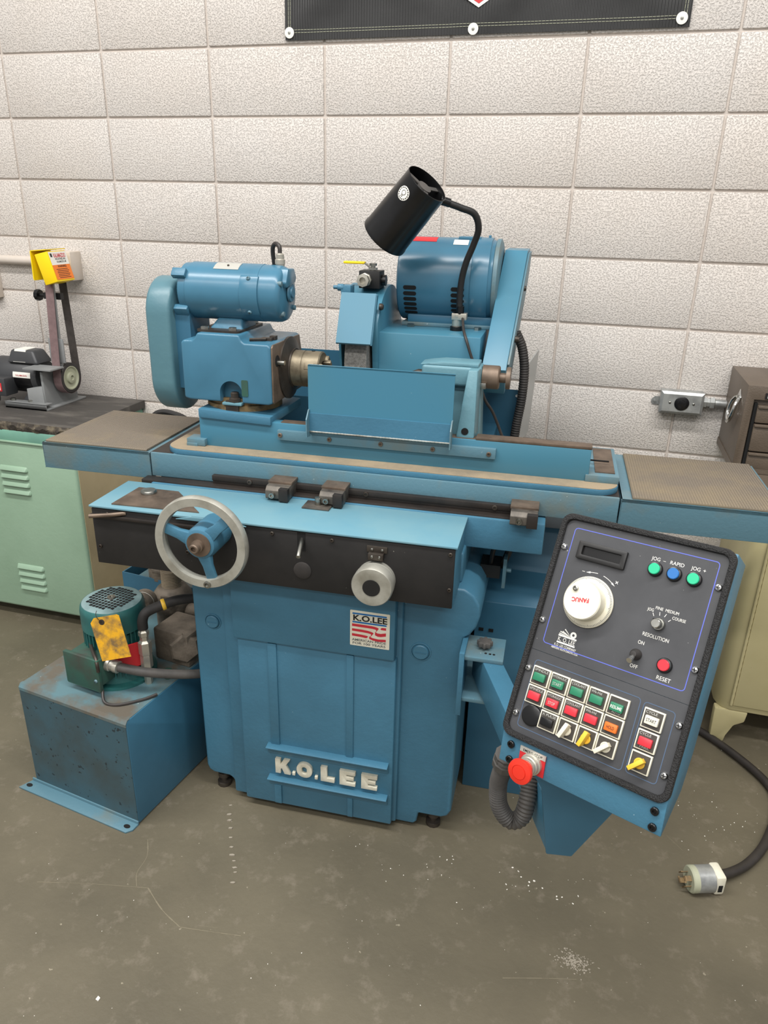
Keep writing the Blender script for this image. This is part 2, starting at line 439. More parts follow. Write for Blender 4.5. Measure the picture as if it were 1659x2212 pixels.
def letter_poly(ch):
    if ch == 'L': return [(0, 0), (1, 0), (1, .28), (.46, .28), (.46, 1), (0, 1)]
    if ch == 'E': return [(0, 0), (1, 0), (1, .25), (.44, .25), (.44, .39), (.90, .39), (.90, .62), (.44, .62), (.44, .75), (1, .75), (1, 1), (0, 1)]
    return [(0, 0), (.36, 0), (.36, .30), (.44, .38), (.62, 0), (1.04, 0), (.72, .62), (1.0, 1), (.58, 1), (.36, .66), (.36, 1), (0, 1)]
for ch, x0, x1 in xs:
    b = MB(); zb, hh_ = .140, .047
    if ch == '.': b.box(x0, x1, -.040, -.03, zb, zb+.010)
    elif ch == 'O':
        b.frame(rrect(x0, x1, zb, zb+hh_, .0205, 6), rrect(x0+.0145, x1-.0145, zb+.0125, zb+hh_-.0125, .0065, 6), 'y', -.041, -.031)
    else: b.prism([(x0+(x1-x0)*p, zb+hh_*q) for p, q in letter_poly(ch)], 'y', -.041, -.031)
    part('raised_letter', b, 'letter_cream', base, bevel=0.0008)
for x, r in ((-.285, .0225), (.260, .0255)):
    b = MB(); b.rev([(r, 0), (r, .003), (r*.9, .0035), (r*.86, .0005), (r*.80, .0005), (r*.78, .006), (r*.70, .008), (0, .008)], (x, .001, .559), (0, -1, 0), 28)
    b.mi = 1; b.box(x-r*.55, x+r*.55, -.0078, -.006, .5578, .5606); part('filler_plug', b, ['blue', 'blue_deep'], base)
for x, y in ((-.30, .03), (.312, .03), (-.30, .42), (.312, .42)):
    b = MB(); b.rev([(.020, 0), (.020, .012), (.010, .014), (.010, .03), (.017, .03), (.017, .045), (.010, .045), (.010, .065)], (x, y, 0), (0, 0, 1), 12)
    part('levelling_foot', b, 'dark_steel', base)
# sticker with the flag mark
sx0, sx1, sz0, sz1 = .093, .190, .577, .673
b = MB(); b.prism(rrect(sx0, sx1, sz0, sz1, .002), 'y', -.0422, -.041)
st = part('sticker', b, 'cream', base)
def SP(u, v): return (sx0+(sx1-sx0)*u, -.0425, sz1-(sz1-sz0)*v)
def flat(name, polys, m, parent, P):
    b = MB()
    for q in polys:
        b.f([b.v(P(*p)) for p in q])
    return part(name, b, m, parent, recalc=False)
def bar(x0, x1, y0, y1): return [(x0, y1), (x1, y1), (x1, y0), (x0, y0)]
flat('blue_bar', [bar(.06, .92, .06, .105), bar(.06, .92, .30, .345)], 'print_blue', st, SP)
def wave(pts, th):
    q = []
    for (x0, y0), (x1, y1) in zip(pts, pts[1:]): q.append([(x0, y0+th), (x1, y1+th), (x1, y1), (x0, y0)])
    return q
flat('red_stripe', wave([(.05, .375), (.35, .377), (.55, .380), (.64, .390)], .075)+[[(.64, .465), (.73, .432), (.70, .405), (.64, .390)], [(.635, .56), (.68, .505), (.71, .455), (.73, .432), (.64, .465), (.67, .49)][::-1]]
     + wave([(.635, .535), (.70, .565), (.78, .565), (.91, .53)], .092), 'print_red', st, SP)
flat('red_stripe', wave([(.05, .515), (.32, .52), (.46, .53), (.53, .545)], .070)+[[(.53, .615), (.60, .588), (.58, .56), (.53, .545)], [(.49, .72), (.545, .665), (.575, .62), (.60, .588), (.53, .615), (.54, .64)][::-1]]
     + wave([(.49, .685), (.58, .72), (.72, .735), (.91, .715)], .068), 'print_red', st, SP)
flat('red_stripe', wave([(.05, .655), (.30, .665), (.40, .675)], .072)+[[(.40, .747), (.42, .745), (.465, .70), (.44, .682), (.40, .675)]], 'print_red', st, SP)
flat('red_stripe', [[(.765, .43), (.79, .455), (.91, .455), (.91, .385), (.80, .39)]], 'print_red', st, SP)
b = MB(); b.text('K.O.LEE', SP(.08, .275), (1, 0, 0), (0, 0, 1), .0150, width=.083, offset=.028); part('lettering', b, 'print_black', st, recalc=False)
b = MB(); b.text('AMERICAN PRIDE', SP(.05, .86), (1, 0, 0), (0, 0, 1), .0062, width=.084, offset=.014)
b.text('FOR 100 YEARS', SP(.07, .955), (1, 0, 0), (0, 0, 1), .0062, width=.081, offset=.012); part('lettering', b, 'print_grey', st, recalc=False)

# ---- apron housing under the table
b = MB(); b.box(-.527, .340, -.086, .075, .738, .886)
apron = part('apron_housing', b, 'blue', G, bevel=0.004)
b = MB(); b.box(-.533, .344, -.098, .078, .886, .8915)
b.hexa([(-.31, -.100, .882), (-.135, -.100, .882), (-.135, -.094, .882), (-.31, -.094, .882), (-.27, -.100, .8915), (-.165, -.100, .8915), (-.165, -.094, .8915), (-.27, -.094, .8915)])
part('top_sheet', b, 'blue_top', apron, bevel=0.0015)
b = MB(); b.box(-.529, .3385, -.0945, -.086, .740, .8835); pan = part('front_panel', b, 'black_panel', apron, bevel=0.002)
screws('panel_screw', screw_mesh(.0046, .004, 'socket'), 'dark_steel', pan, [(x, -.0945, z) for x, z in ((-.486, .873), (-.516, .786), (-.075, .873), (.065, .873), (.329, .872), (.331, .787), (-.287, .80))])
b = MB(); b.rev([(.021, 0), (.021, .002), (.019, .003), (0, .003)], (-.005, -.0945, .789), (0, -1, 0), 28); part('blank_cap', b, 'rubber', pan)
b = MB(); b.box(-.016, .003, -.0952, -.0925, .838, .884); part('lever_slot', b, 'void', pan)
b = MB(); b.cyl((-.006, -.088, .868), (.002, -.142, .845), .0055, seg=12); part('lever', b, 'steel', pan, bevel=0.001)
b = MB(); b.tube([(-.44, -.092, .878), (-.47, -.108, .877), (-.516, -.124, .875)], .005, 10); part('lever', b, 'brown_metal', pan)
b = MB(); b.box(-.53, -.26, -.103, -.0945, .862, .871); part('lever_slide', b, 'rail_black', pan, bevel=0.002)
b = MB(); b.hexa([(-.482, -.082, .8915), (-.262, -.074, .8915), (-.37, .036, .8915), (-.478, .036, .8915), (-.482, -.082, .8945), (-.262, -.074, .8945), (-.37, .036, .8945), (-.478, .036, .8945)])
cp = part('cover_plate', b, 'brown_metal', apron)
b = MB(); b.rev([(.019, 0), (.019, .005), (.017, .008), (0, .008)], (-.434, .006, .8945), (0, 0, 1), 24); part('filler_cap', b, 'steel', cp)
b = MB(); b.box(-.045, .022, .020, .068, .8915, .8955)
pl = part('stop_plate', b, 'dog', apron, bevel=0.001)
b = MB(); b.cyl((-.012, .046, .895), (-.012, .046, .914), .008, seg=14); b.cyl((-.012, .046, .909), (.016, .06, .911), .004, seg=10); part('stop_stud', b, 'steel', pl, bevel=0.001)

# ---- traverse handwheel
hc = Vector((-.211, -.168, .866))
b = MB(); b.rev([(.086, .004), (.088, .012), (.106, .012), (.109, .006), (.109, -.004), (.106, -.009), (.088, -.009), (.086, -.004), (.086, .004)], hc, (0, -1, 0), 64, caps=False)
hw = part('handwheel', b, 'alu', G, smooth=0.9)
b = MB(); b.rev([(.038, -.078), (.038, .0), (.034, .012), (.027, .015), (0, .015)], hc, (0, -1, 0), 32); part('hub', b, 'blue', hw)
for a in (163, 43, -77):
    a = math.radians(a); c, s_ = math.cos(a), math.sin(a)
    b = MB()
    ring = []
    for rr, hwid, d0, d1 in ((.022, .017, -.006, .012), (.055, .0115, -.004, .009), (.089, .0125, -.004, .006)):
        for (k, dy) in ((-1, d0), (1, d0), (1, d1), (-1, d1)):
            ring.append(b.v(hc+Vector((c*rr-s_*hwid*k, -dy, s_*rr+c*hwid*k))))
    for q in range(2):
        for k in range(4): b.f([ring[q*4+k], ring[q*4+(k+1) % 4], ring[q*4+4+(k+1) % 4], ring[q*4+4+k]])
    b.f(ring[0:4]); b.f(ring[8:12])
    part('spoke', b, 'blue', hw, bevel=0.003)
b = MB(); b.rev([(.028, .015), (.028, .017), (.014, .018), (.014, .028), (.011, .029), (.011, .040), (.009, .042), (.006, .042), (.006, .036), (0, .036)], hc, (0, -1, 0), 24); part('centre_bolt', b, 'brown_metal', hw)
b = MB(); hh = hc+Vector((.012, 0, -.097)); b.rev([(.0085, .011), (.0085, .015), (.005, .016), (.005, .012), (0, .012)], hh, (0, -1, 0), 18); part('handle_socket', b, 'steel', hw)

# ---- infeed dial
kc = Vector((.167, -.094, .792))
b = MB(); b.rev([(.044, 0), (.044, .012), (.0415, .013), (.0415, .018), (.046, .019), (.0465, .042), (.044, .046), (.021, .048), (.020, .0475), (0, .0475)], kc, (0, -1, 0), 48); kn = part('infeed_dial', b, 'alu', G)
b = MB(); b.rev([(.0195, .0475), (.0195, .0488), (0, .0488)], kc, (0, -1, 0), 28); part('dial_cap', b, 'black', kn)
b = MB(); b.box(.145, .191, -.0985, -.0945, .857, .872); b.box(.150, .184, -.108, -.0945, .842, .858); ip = part('index_plate', b, 'dark_steel', kn, bevel=0.001)
screws('index_screw', screw_mesh(.0035, .003, 'pan'), ['steel', 'void'], ip, [(.157, -.0985, .864), (.180, -.0985, .864), (.159, -.108, .851), (.176, -.108, .851)])

# ---- bed, table and end trays
b = MB(); b.box(-.47, .521, .078, .46, .815, .893); part('bed_way', b, 'blue', G, bevel=0.004)
b = MB(); b.box(-.50, .50, .085, .118, .880, .897); part('way_wiper', b, 'rail_black', G, bevel=0.002)
b = MB(); b.box(-.487, .679, .118, .450, .896, .960); tab = part('table', b, ['blue_worn'], G, bevel=0.003)
def tray(x0, x1):
    b = MB(); b.box(x0, x1, .118, .466, .950, .9585)
    for q in ((x0, x1, .118, .122), (x0, x1, .462, .466)): b.box(q[0], q[1], q[2], q[3], .888, .9585)
    for q in ((x0, x0+.004), (x1-.004, x1)): b.box(q[0], q[1], .118, .466, .888, .9585)
    return part('end_tray', b, 'blue_worn', G, bevel=0.0015)
trl = tray(-.803, -.489); trr = tray(.682, 1.028)
b = MB(); b.box(-.486, -.425, .124, .43, .960, .9606); part('gap_shade', b, 'rail_black', tab)  # thin dark sheet on the table top, gap shade put in as colour
b = MB(); b.box(.640, .678, .124, .43, .960, .9606); part('gap_shade', b, 'rail_black', tab)  # same painted shade at the right end
b = MB(); pol = rrect(-.452, .676, .121, .42, .05, 6); b.prism(pol, 'z', .960, .974)
sw = part('swivel_table', b, 'blue', G, bevel=0.002)
b = MB(); b.prism(rrect(-.450, .674, .1225, .418, .048, 6), 'z', .9741, .9752); part('dust_film', b, 'beige_dust', sw)
b = MB(); b.box(-.370, .607, .172, .204, .974, 1.051); rail = part('upper_rail', b, 'blue_sheet', G, bevel=0.002)
b = MB(); b.box(.34, .608, .172, .205, 1.051, 1.058); b.box(-.15, .34, .176, .202, 1.050, 1.053); part('rail_top', b, 'brown_metal', rail, bevel=0.001)
b = MB(); b.box(-.402, -.352, .158, .20, .976, .994); b.box(-.402, -.372, .156, .33, .974, .983); part('end_clamp', b, 'blue_worn', rail, bevel=0.001)
b = MB(); b.box(.600, .676, .168, .40, .975, .992); ec = part('end_clamp', b, 'blue_worn', rail, bevel=0.001)
b = MB(); b.box(.622, .667, .19, .385, .992, .9945); part('scale_plate', b, 'brown_metal', ec)
b = MB(); b.cyl((.605, .25, 1.003), (.655, .25, 1.003), .0022, seg=8); part('pointer', b, 'void', ec)
b = MB(); b.box(-.154, .390, .160, .172, 1.011, 1.036); strip = part('guard_strip', b, 'blue_worn', rail, bevel=0.001)
screws('strip_screw', screw_mesh(.0056, .004, 'socket'), 'brown_metal', strip, [(-.146, .160, 1.024), (-.018, .160, 1.024), (.112, .160, 1.024), (.240, .160, 1.023), (.374, .160, 1.023)])
b = MB(); b.box(-.068, .285, .151, .154, 1.052, 1.206); b.box(-.068, .285, .151, .162, 1.203, 1.206); sg = part('splash_guard', b, 'blue_sheet', G)
b = MB(); b.box(-.066, .284, .1475, .151, 1.046, 1.090); part('lower_flap', b, 'blue', sg)
for x in (-.068, .283):
    b = MB(); b.prism([(.128, 1.034), (.154, 1.030), (.154, 1.100), (.146, 1.098), (.128, 1.078)], 'x', x, x+.003); part('side_lip', b, 'blue_worn', sg)
b = MB(); b.tube([(-.066+.35*i/60, .150, 1.044) for i in range(61)], .0034, 8, n=1, rib=(.008, .0007)); part('piano_hinge', b, 'steel', sg)
b = MB(); b.box(-.066, .284, .156, .160, 1.034, 1.046); part('hinge_leaf', b, 'blue_worn', sg)
# dog rail with trip dogs
b = MB(); b.box(-.312, .500, .104, .118, .906, .9195); b.box(-.312, .500, .108, .118, .893, .906); dr = part('dog_rail', b, 'rail_black', G, bevel=0.0012)
screws('rail_screw', screw_mesh(.0065, .003, 'socket'), 'dark_steel', dr, [(-.210, .104, .9115), (.091, .104, .9115), (.402, .104, .9115)])
for x0, x1, zl in ((-.146, -.088, .866), (-.010, .047, .862), (.441, .502, .872)):
    b = MB(); b.prism([(.118, .8955), (.050, .8955), (.046, .899), (.046, .918), (.056, .927), (.118, .930)], 'x', x0, x1)
    d = part('trip_dog', b, 'dog', dr, bevel=0.0015)
    xm = x0+(x1-x0)*.62
    b = MB(); b.box(x0-.002, x1+.001, .072, .124, .926, .933); part('dog_top', b, 'brown_metal', d, bevel=0.001)
    b = MB(); b.box(xm, x1+.001, .040, .056, .894, .926); part('dog_shoe', b, 'rail_black', d, bevel=0.001)
    b = MB(); xc = x0+(x1-x0)*.34; b.rev([(.0068, 0), (.0068, .012), (.004, .012), (.004, .006), (0, .006)], (xc, .047, .909), (0, -1, 0), 14); part('dog_screw', b, 'steel', d)

# ---- headstock
b = MB(); b.hexa([(-.367, .163, 1.050), (-.172, .163, 1.044), (-.168, .385, 1.044), (-.36, .385, 1.05), (-.367, .163, 1.074), (-.172, .163, 1.066), (-.168, .385, 1.066), (-.36, .385, 1.074)])
hs_base = part('headstock_base', b, 'blue', G, bevel=0.003)
b = MB(); b.rev([(.097, 0), (.097, .014), (.090, .016), (.090, .032)], (-.285, .275, 1.068), (0, 0, 1), 48); part('swivel_ring', b, 'brass_dirt', hs_base)
b = MB()
b.prism([(-.405, 1.098), (-.390, 1.094), (-.180, 1.094), (-.168, 1.098), (-.168, 1.235), (-.176, 1.243), (-.236, 1.243), (-.244, 1.248), (-.250, 1.262), (-.360, 1.262), (-.366, 1.250), (-.374, 1.243), (-.398, 1.243), (-.405, 1.236)], 'y', .171, .39)
hs = part('headstock', b, 'blue_gloss', G, bevel=0.006, seg=3)
b = MB(); b.prism([(-.307, 1.05), (-.247, 1.05), (-.247, 1.112)]+circ(-.277, 1.118, .030, 16, 0, PI)+[(-.307, 1.112)], 'y', .14, .20)
boolean(hs, b)
b = MB(); b.box(-.303, -.251, .170, .192, 1.086, 1.093); part('niche_lip', b, 'pale_blue', hs, bevel=0.002)
b = MB(); b.rev([(.016, 0), (.016, .008), (.011, .010), (.011, .022), (.008, .024), (0, .024)], (-.274, .186, 1.094), (0, 0, 1), 6); b.box(-.296, -.262, .176, .205, 1.07, 1.096); part('clamp_bolt', b, 'dark_steel', hs)
b = MB(); b.prism([(.175, 1.098), (.385, 1.098), (.388, 1.19), (.372, 1.24), (.180, 1.242), (.172, 1.236), (.172, 1.102)], 'x', -.1685, -.164); fp = part('face_plate', b, 'brown_metal', hs, bevel=0.001)
b = MB(); b.rev([(.079, 0), (.079, .006), (.062, .012), (.050, .016), (.050, .02)], (-.166, .288, 1.168), (1, 0, 0), 40); part('spindle_flange', b, 'dark_steel', hs)
b = MB(); b.rev([(.014, .0), (.014, .001), (0, .001)], (-.164, .202, 1.20), (1, 0, 0), 20); part('pin_hole', b, 'void', fp)
b = MB(); b.cyl((-.166, .203, 1.196), (-.145, .203, 1.196), .006, seg=12); part('drive_pin', b, 'steel', fp)
b = MB(); b.prism(rrect(-.248, -.231, 1.112, 1.153, .003), 'y', .1695, .1712); part('data_badge', b, 'teal_dirty', hs)
# chuck
cc = Vector((-.15, .288, 1.168))
b = MB(); b.rev([(.043, .0), (.046, .002), (.046, .030), (.0445, .031), (.0445, .033), (.046, .034), (.046, .074), (.043, .077), (.022, .077), (.020, .070), (0, .070)], cc, (1, 0, 0), 48); chuck = part('chuck', b, 'chuck_metal', G)
for k in range(3):
    a = math.radians(70+120*k); X = Matrix.Translation(cc) @ Matrix.Rotation(a, 4, 'X')
    b = MB(X); b.box(.062, .086, -.008, .008, .016, .040); b.box(.062, .094, -.008, .008, .016, .026); b.box(.040, .066, -.0085, .0085, .040, .0468); part('jaw', b, 'chuck_metal', chuck, bevel=0.001)
for k in range(5):
    a = math.radians(200+40*k); X = Matrix.Translation(cc) @ Matrix.Rotation(a, 4, 'X')
    b = MB(X); b.cyl((.018 if k % 2 else .052, 0, .0455), (.018 if k % 2 else .052, 0, .0466), .005, seg=12); part('key_hole', b, 'void', chuck)
# headstock motor
mc = Vector((-.43, .275, 1.352)); R = .069
b = MB(); b.rev([(.030, .0), (.058, .002), (.066, .008), (.0665, .026), (R, .028), (R, .214), (R-.001, .215), (R-.001, .244), (R-.002, .258), (R-.006, .267), (R-.012, .271), (0, .274)], mc, (1, 0, 0), 56)
hm = part('headstock_motor', b, 'blue_gloss', G)
def arc_shell(cx0, cx1, c, r0, r1, a0, a1, n=14):
    b = MB()
    o_ = [(c.y+r1*math.cos(a0+(a1-a0)*i/n), c.z+r1*math.sin(a0+(a1-a0)*i/n)) for i in range(n+1)]
    i_ = [(c.y+r0*math.cos(a0+(a1-a0)*i/n), c.z+r0*math.sin(a0+(a1-a0)*i/n)) for i in range(n+1)]
    b.prism(o_+i_[::-1], 'x', cx0, cx1); return b
rad = math.radians
part('brush_cover', arc_shell(-.258, -.212, mc, R-.001, R+.003, rad(140), rad(222)), 'blue_gloss', hm, bevel=0.0012)
for a in (147, 214):
    X = Matrix.Translation((-.236, mc.y, mc.z)) @ Matrix.Rotation(rad(a)-PI, 4, 'X')
    link('cover_screw', SCREW_PAN, ['blue_worn', 'void'], hm, X @ T(0, -R-.003, 0))
part('nameplate', arc_shell(-.335, -.270, mc, R, R+.0012, rad(98), rad(126), 8), 'silver_print', hm)
b = MB(); b.cyl((-.300, mc.y-R*math.sin(rad(24)), mc.z+R*math.cos(rad(24))), (-.300, mc.y-(R+.003)*math.sin(rad(24)), mc.z+(R+.003)*math.cos(rad(24))), .003, seg=8); part('nameplate_rivet', b, 'dark_steel', hm)
for a in (38, 142, 218, 322):
    X = Matrix.Translation(mc) @ Matrix.Rotation(rad(a), 4, 'X')
    b = MB(X); b.box(-.006, .030, R-.006, R+.010, -.011, .011); b.cyl((-.008, R+.003, 0), (-.004, R+.003, 0), .005, seg=10); part('bell_lug', b, 'blue', hm, bevel=0.004)
for a in (45, 150, 230, 320):
    X = Matrix.Translation(mc) @ Matrix.Rotation(rad(a), 4, 'X')
    b = MB(X); b.cyl((.255, R-.012, 0), (.275, R-.012, 0), .008, .006, seg=12); part('through_bolt', b, 'blue_worn', hm)
b = MB(); b.rev([(.024, 0), (.022, .004), (.013, .004), (.012, .008), (0, .008)], mc+Vector((.276, .006, .004)), (1, 0, 0), 28); part('bearing_cap', b, 'blue', hm)
b = MB(); b.prism([(mc.y-.040, mc.z+.030), (mc.y-.034, mc.z+.018), (mc.y+.028, mc.z+.026), (mc.y+.036, mc.z+.038), (mc.y+.022, mc.z+.060), (mc.y-.022, mc.z+.062)], 'x', -.17, -.1475); part('terminal_cover', b, 'blue_gloss', hm, bevel=0.003)
b = MB(); b.rev([(.011, -.006), (.011, .004), (.0125, .004), (.0125, .014), (.010, .016), (.010, .026), (.007, .029), (0, .029)], (-.180, .285, mc.z+R-.003), (0, 0, 1), 16); gl = part('cable_gland', b, 'nickel', hm)
b = MB(); b.tube([(-.180, .285, 1.446), (-.182, .287, 1.462), (-.195, .295, 1.468), (-.206, .305, 1.455), (-.207, .315, 1.42), (-.206, .335, 1.36)], .0055, 8); part('motor_cable', b, 'cord_black', hm)
b = MB()
b.hexa([(-.354, .225, 1.262), (-.262, .225, 1.262), (-.262, .325, 1.262), (-.354, .325, 1.262), (-.332, .24, 1.292), (-.268, .24, 1.292), (-.268, .31, 1.292), (-.332, .31, 1.292)])
ped = part('motor_pedestal', b, 'blue', G, bevel=0.006, seg=3)
b = MB(); b.prism(rrect(-.372, -.258, .19, .36, .012), 'z', 1.262, 1.267); part('pedestal_gasket', b, 'dark_steel', ped)
screws('pedestal_bolt', BOLT_HEX, 'steel', ped, [(-.352, .203, 1.267), (-.278, .203, 1.267), (-.278, .345, 1.267), (-.352, .345, 1.267)], UPR)
# headstock belt guard (stadium)
st_ = circ(.278, 1.296, .088, 16, 0, PI)+circ(.278, 1.130, .088, 16, PI, 2*PI)
b = MB(); b.prism(st_, 'x', -.507, -.440); bgd = part('headstock_belt_guard', b, 'guard_green', G, bevel=0.010, seg=3)
b = MB(); b.box(-.442, -.40, .22, .33, 1.11, 1.32); part('guard_bracket', b, 'blue_deep', bgd)
# loose hex key on the headstock shoulder
hk = MB(); hk.tube([(-.236, .205, 1.2475), (-.20, .222, 1.2475)], .0042, 6, n=1); hk.box(-.214, -.186, .224, .243, 1.2435, 1.250); hk.box(-.197, -.182, .240, .256, 1.2435, 1.253)

# ---- tailstock
b = MB(); b.hexa([(.18, .265, .975), (.340, .265, .975), (.340, .375, .975), (.18, .375, .975), (.22, .265, 1.17), (.334, .265, 1.17), (.334, .335, 1.17), (.22, .325, 1.17)])
b.box(.190, .335, .242, .318, 1.160, 1.208)
ts = part('tailstock', b, 'pale_blue', G, bevel=0.008, seg=3)
b = MB(); b.prism([(.185, 1.207), (.328, 1.207), (.328, 1.216), (.24, 1.216), (.21, 1.212)], 'y', .245, .312); part('top_boss', b, 'pale_blue', ts, bevel=0.004)
b = MB(); b.hexa([(.291, .176, 1.052), (.335, .176, 1.052), (.338, .245, 1.052), (.296, .245, 1.052), (.307, .212, 1.207), (.330, .212, 1.207), (.334, .25, 1.207), (.309, .25, 1.207)])
ap = part('clamp_arm', b, 'pale_blue', ts, bevel=0.004)
b = MB(); b.cyl((.312, .1785, 1.068), (.312, .1765, 1.068), .0085, seg=16); part('arm_hole', b, 'void', ap)
b = MB(); b.rev([(.0285, 0), (.0285, .038), (.026, .041), (.012, .041), (.012, .056), (.026, .057), (.027, .061), (.026, .067), (0, .067)], (.336, .278, 1.181), (1, 0, 0), 36); part('quill', b, 'brown_metal', ts)
b = MB(); b.box(.333, .348, .242, .256, 1.158, 1.172); part('quill_screw', b, 'steel', ts, bevel=0.001)
b = MB(); b.rev([(.011, 0), (.011, .014), (.004, .030), (0, .032)], (.19, .278, 1.178), (-1, 0, 0), 16); part('centre_point', b, 'dark_steel', ts)

# ---- wheelhead
b = MB(); b.box(.038, .313, .402, .66, .98, 1.254); wh = part('wheel_head', b, 'blue_sheet', G, bevel=0.003)
b = MB(); b.box(.0, .36, .42, .86, .80, .98); part('wheel_slide', b, 'blue_deep', wh)
b = MB(); b.box(.075, .325, .545, .80, 1.254, 1.264); part('motor_plate', b, 'blue_worn', wh, bevel=0.002)
screws('plate_bolt', BOLT_HEX, 'steel', wh, [(.105, .530, 1.254), (.29, .530, 1.254)], UPR)
# wheel and wheel guard
b = MB(); b.rev([(.06, 0), (.150, 0), (.152, .002), (.152, .058), (.150, .060), (.06, .060)], (-.038, .512, 1.165), (1, 0, 0), 72); gw = part('grinding_wheel', b, 'wheel_grit', G)
b = MB(); b.rev([(.06, -.004), (.06, .064)], (-.038, .512, 1.165), (1, 0, 0), 32); part('wheel_hub', b, 'dark_steel', gw)
gpol = circ(.53, 1.195, .168, 24, 0, rad(150))+[(.53-.146, 1.235), (.42, 1.02), (.698, 1.02)]
b = MB(); b.prism(gpol, 'x', .030, .046); wg = part('wheel_guard', b, 'blue_sheet', G, bevel=0.002)
o_ = circ(.53, 1.195, .168, 20, rad(20), rad(150)); i_ = circ(.53, 1.195, .160, 20, rad(20), rad(150))
b = MB(); b.prism(o_+i_[::-1], 'x', -.056, .032); part('guard_rim', b, 'blue_sheet', wg)
b = MB(); b.prism(gpol, 'x', -.060, -.054); part('guard_side', b, 'blue_sheet', wg)
b = MB(); b.prism([(.385, 1.352), (.389, 1.348), (.334, 1.228), (.330, 1.232)], 'x', -.052, .040); b.prism([(.334, 1.228), (.345, 1.228), (.402, 1.345), (.389, 1.350)], 'x', -.053, -.050)
b.prism([(.334, 1.228), (.345, 1.228), (.402, 1.345), (.389, 1.350)], 'x', .039, .042); gc = part('guard_cover', b, 'blue_sheet', wg)
b = MB(); b.rev([(.009, 0), (.009, .006), (.006, .010), (0, .010)], (.046, .40, 1.318), (1, 0, 0), 14); part('guard_bolt', b, 'dark_steel', wg)
b = MB(); b.cyl((-.066, .40, 1.362), (-.05, .40, 1.362), .009, seg=14); b.cyl((-.078, .40, 1.362), (-.066, .40, 1.362), .005, seg=12); b.box(-.056, -.03, .392, .43, 1.345, 1.368); part('pivot_lug', b, 'blue', wg, bevel=0.001)
# coolant valve on the guard
b = MB(); b.box(-.022, .034, .445, .50, 1.358, 1.402); vb = part('coolant_valve', b, 'black', G, bevel=0.001)
b = MB(); b.rev([(.0175, 0), (.0175, .010), (.015, .011), (.015, .022), (.0165, .023), (.0165, .032), (.009, .033), (.009, .02), (0, .02)], (-.004, .445, 1.380), (0, -1, 0), 8); part('hose_fitting', b, 'nickel', vb)
b = MB(); b.rev([(.006, 0), (.006, .012), (.010, .012), (.010, .018), (0, .018)], (.010, .47, 1.402), (0, 0, 1), 12); b.box(.0, .020, .46, .48, 1.404, 1.409); b.hexa([(-.012, .462, 1.418), (.004, .462, 1.406), (.004, .478, 1.406), (-.012, .478, 1.418), (-.012, .462, 1.421), (.004, .462, 1.409), (.004, .478, 1.409), (-.012, .478, 1.421)]); part('valve_stem', b, 'steel', vb)
b = MB(); b.box(-.070, -.011, .461, .479, 1.417, 1.4235); part('valve_handle', b, 'yellow', vb, bevel=0.003)
b = MB(); b.cyl((.034, .472, 1.378), (.046, .472, 1.378), .014, seg=16); part('valve_nut', b, 'black_gloss', vb)
# wheel motor
wc = Vector((.062, .63, 1.374)); WR = .1115
b = MB(); b.rev([(.045, 0), (WR-.006, 0), (WR-.001, .004), (WR, .010), (WR, .200), (WR-.001, .202), (WR-.001, .246), (WR-.004, .250), (WR-.006, .258), (.06, .262), (0, .262)], wc, (1, 0, 0), 64)
wm = part('wheel_motor', b, 'blue_gloss', G)
part('end_band', arc_shell(.262, .308, wc, WR-.001, WR+.0025, rad(60), rad(240), 24), 'blue_gloss', wm, bevel=0.001)
b = MB(); b.rev([(WR-.004, 0), (WR, .002), (WR, .012), (WR-.01, .016), (.05, .016)], wc+Vector((.256, 0, 0)), (1, 0, 0), 48); part('end_flange', b, 'blue_worn', wm)
for gx in (.082, .212):
    for k in range(6):
        a = rad(188+8.2*k); X = Matrix.Translation((gx, wc.y, wc.z)) @ Matrix.Rotation(a, 4, 'X')
        b = MB(X @ T(0, WR-.0002, 0) @ UPR); b.prism(rrect(0, .036, -.0054, .0054, .0053, 4), 'z', 0, .001)
        part('vent_slot', b, 'void', wm)  # black plate on the shell, the slot's inner shade is its colour
part('red_label', arc_shell(.088, .158, wc, WR, WR+.0008, rad(98), rad(116), 8), 'red', wm)
part('rating_label', arc_shell(.205, .245, wc, WR, WR+.0008, rad(108), rad(122), 8), 'white', wm)
b = MB(); b.box(.215, .275, wc.y-.03, wc.y+.03, wc.z+WR-.004, wc.z+WR+.003); b.cyl((.297, wc.y, wc.z+WR), (.297, wc.y, wc.z+WR+.008), .004, seg=8); part('lifting_pad', b, 'blue', wm, bevel=0.001)
b = MB(); b.box(.09, .33, .555, .71, 1.262, 1.285); part('motor_foot', b, 'blue_deep', wm, bevel=0.004)
b = MB(); b.tube([(.05, .66, 1.29), (.02, .655, 1.30), (.012, .64, 1.275), (.02, .63, 1.25)], .018, 10); part('drain_pipe', b, 'cream', wm)
# wheel drive belt guard
SHR = Matrix(((1, 0, .050, -.050*1.184), (0, 1, 0, 0), (0, 0, 1, 0), (0, 0, 0, 1)))
gp = [(.355, 1.184), (.668, 1.456), (.80, 1.456), (.83, 1.40), (.80, 1.33), (.56, 1.11), (.42, 1.11)]
b = MB(SHR); b.prism(gp, 'x', .324, .386); bg2 = part('wheel_belt_guard', b, 'blue_sheet', G, bevel=0.002)
b = MB(SHR); b.prism([(.372, 1.196), (.672, 1.450), (.79, 1.450), (.82, 1.40), (.79, 1.34), (.56, 1.13), (.43, 1.13)], 'x', .386, .392); part('guard_side_plate', b, 'blue_worn', bg2, bevel=0.002)
for y, z in ((.62, 1.36), (.47, 1.245)):
    b = MB(); b.rev([(.009, 0), (.009, .006), (.006, .016), (0, .016)], (.390, y, z), (1, 0, 0), 12); part('guard_screw', b, 'dark_steel', bg2)
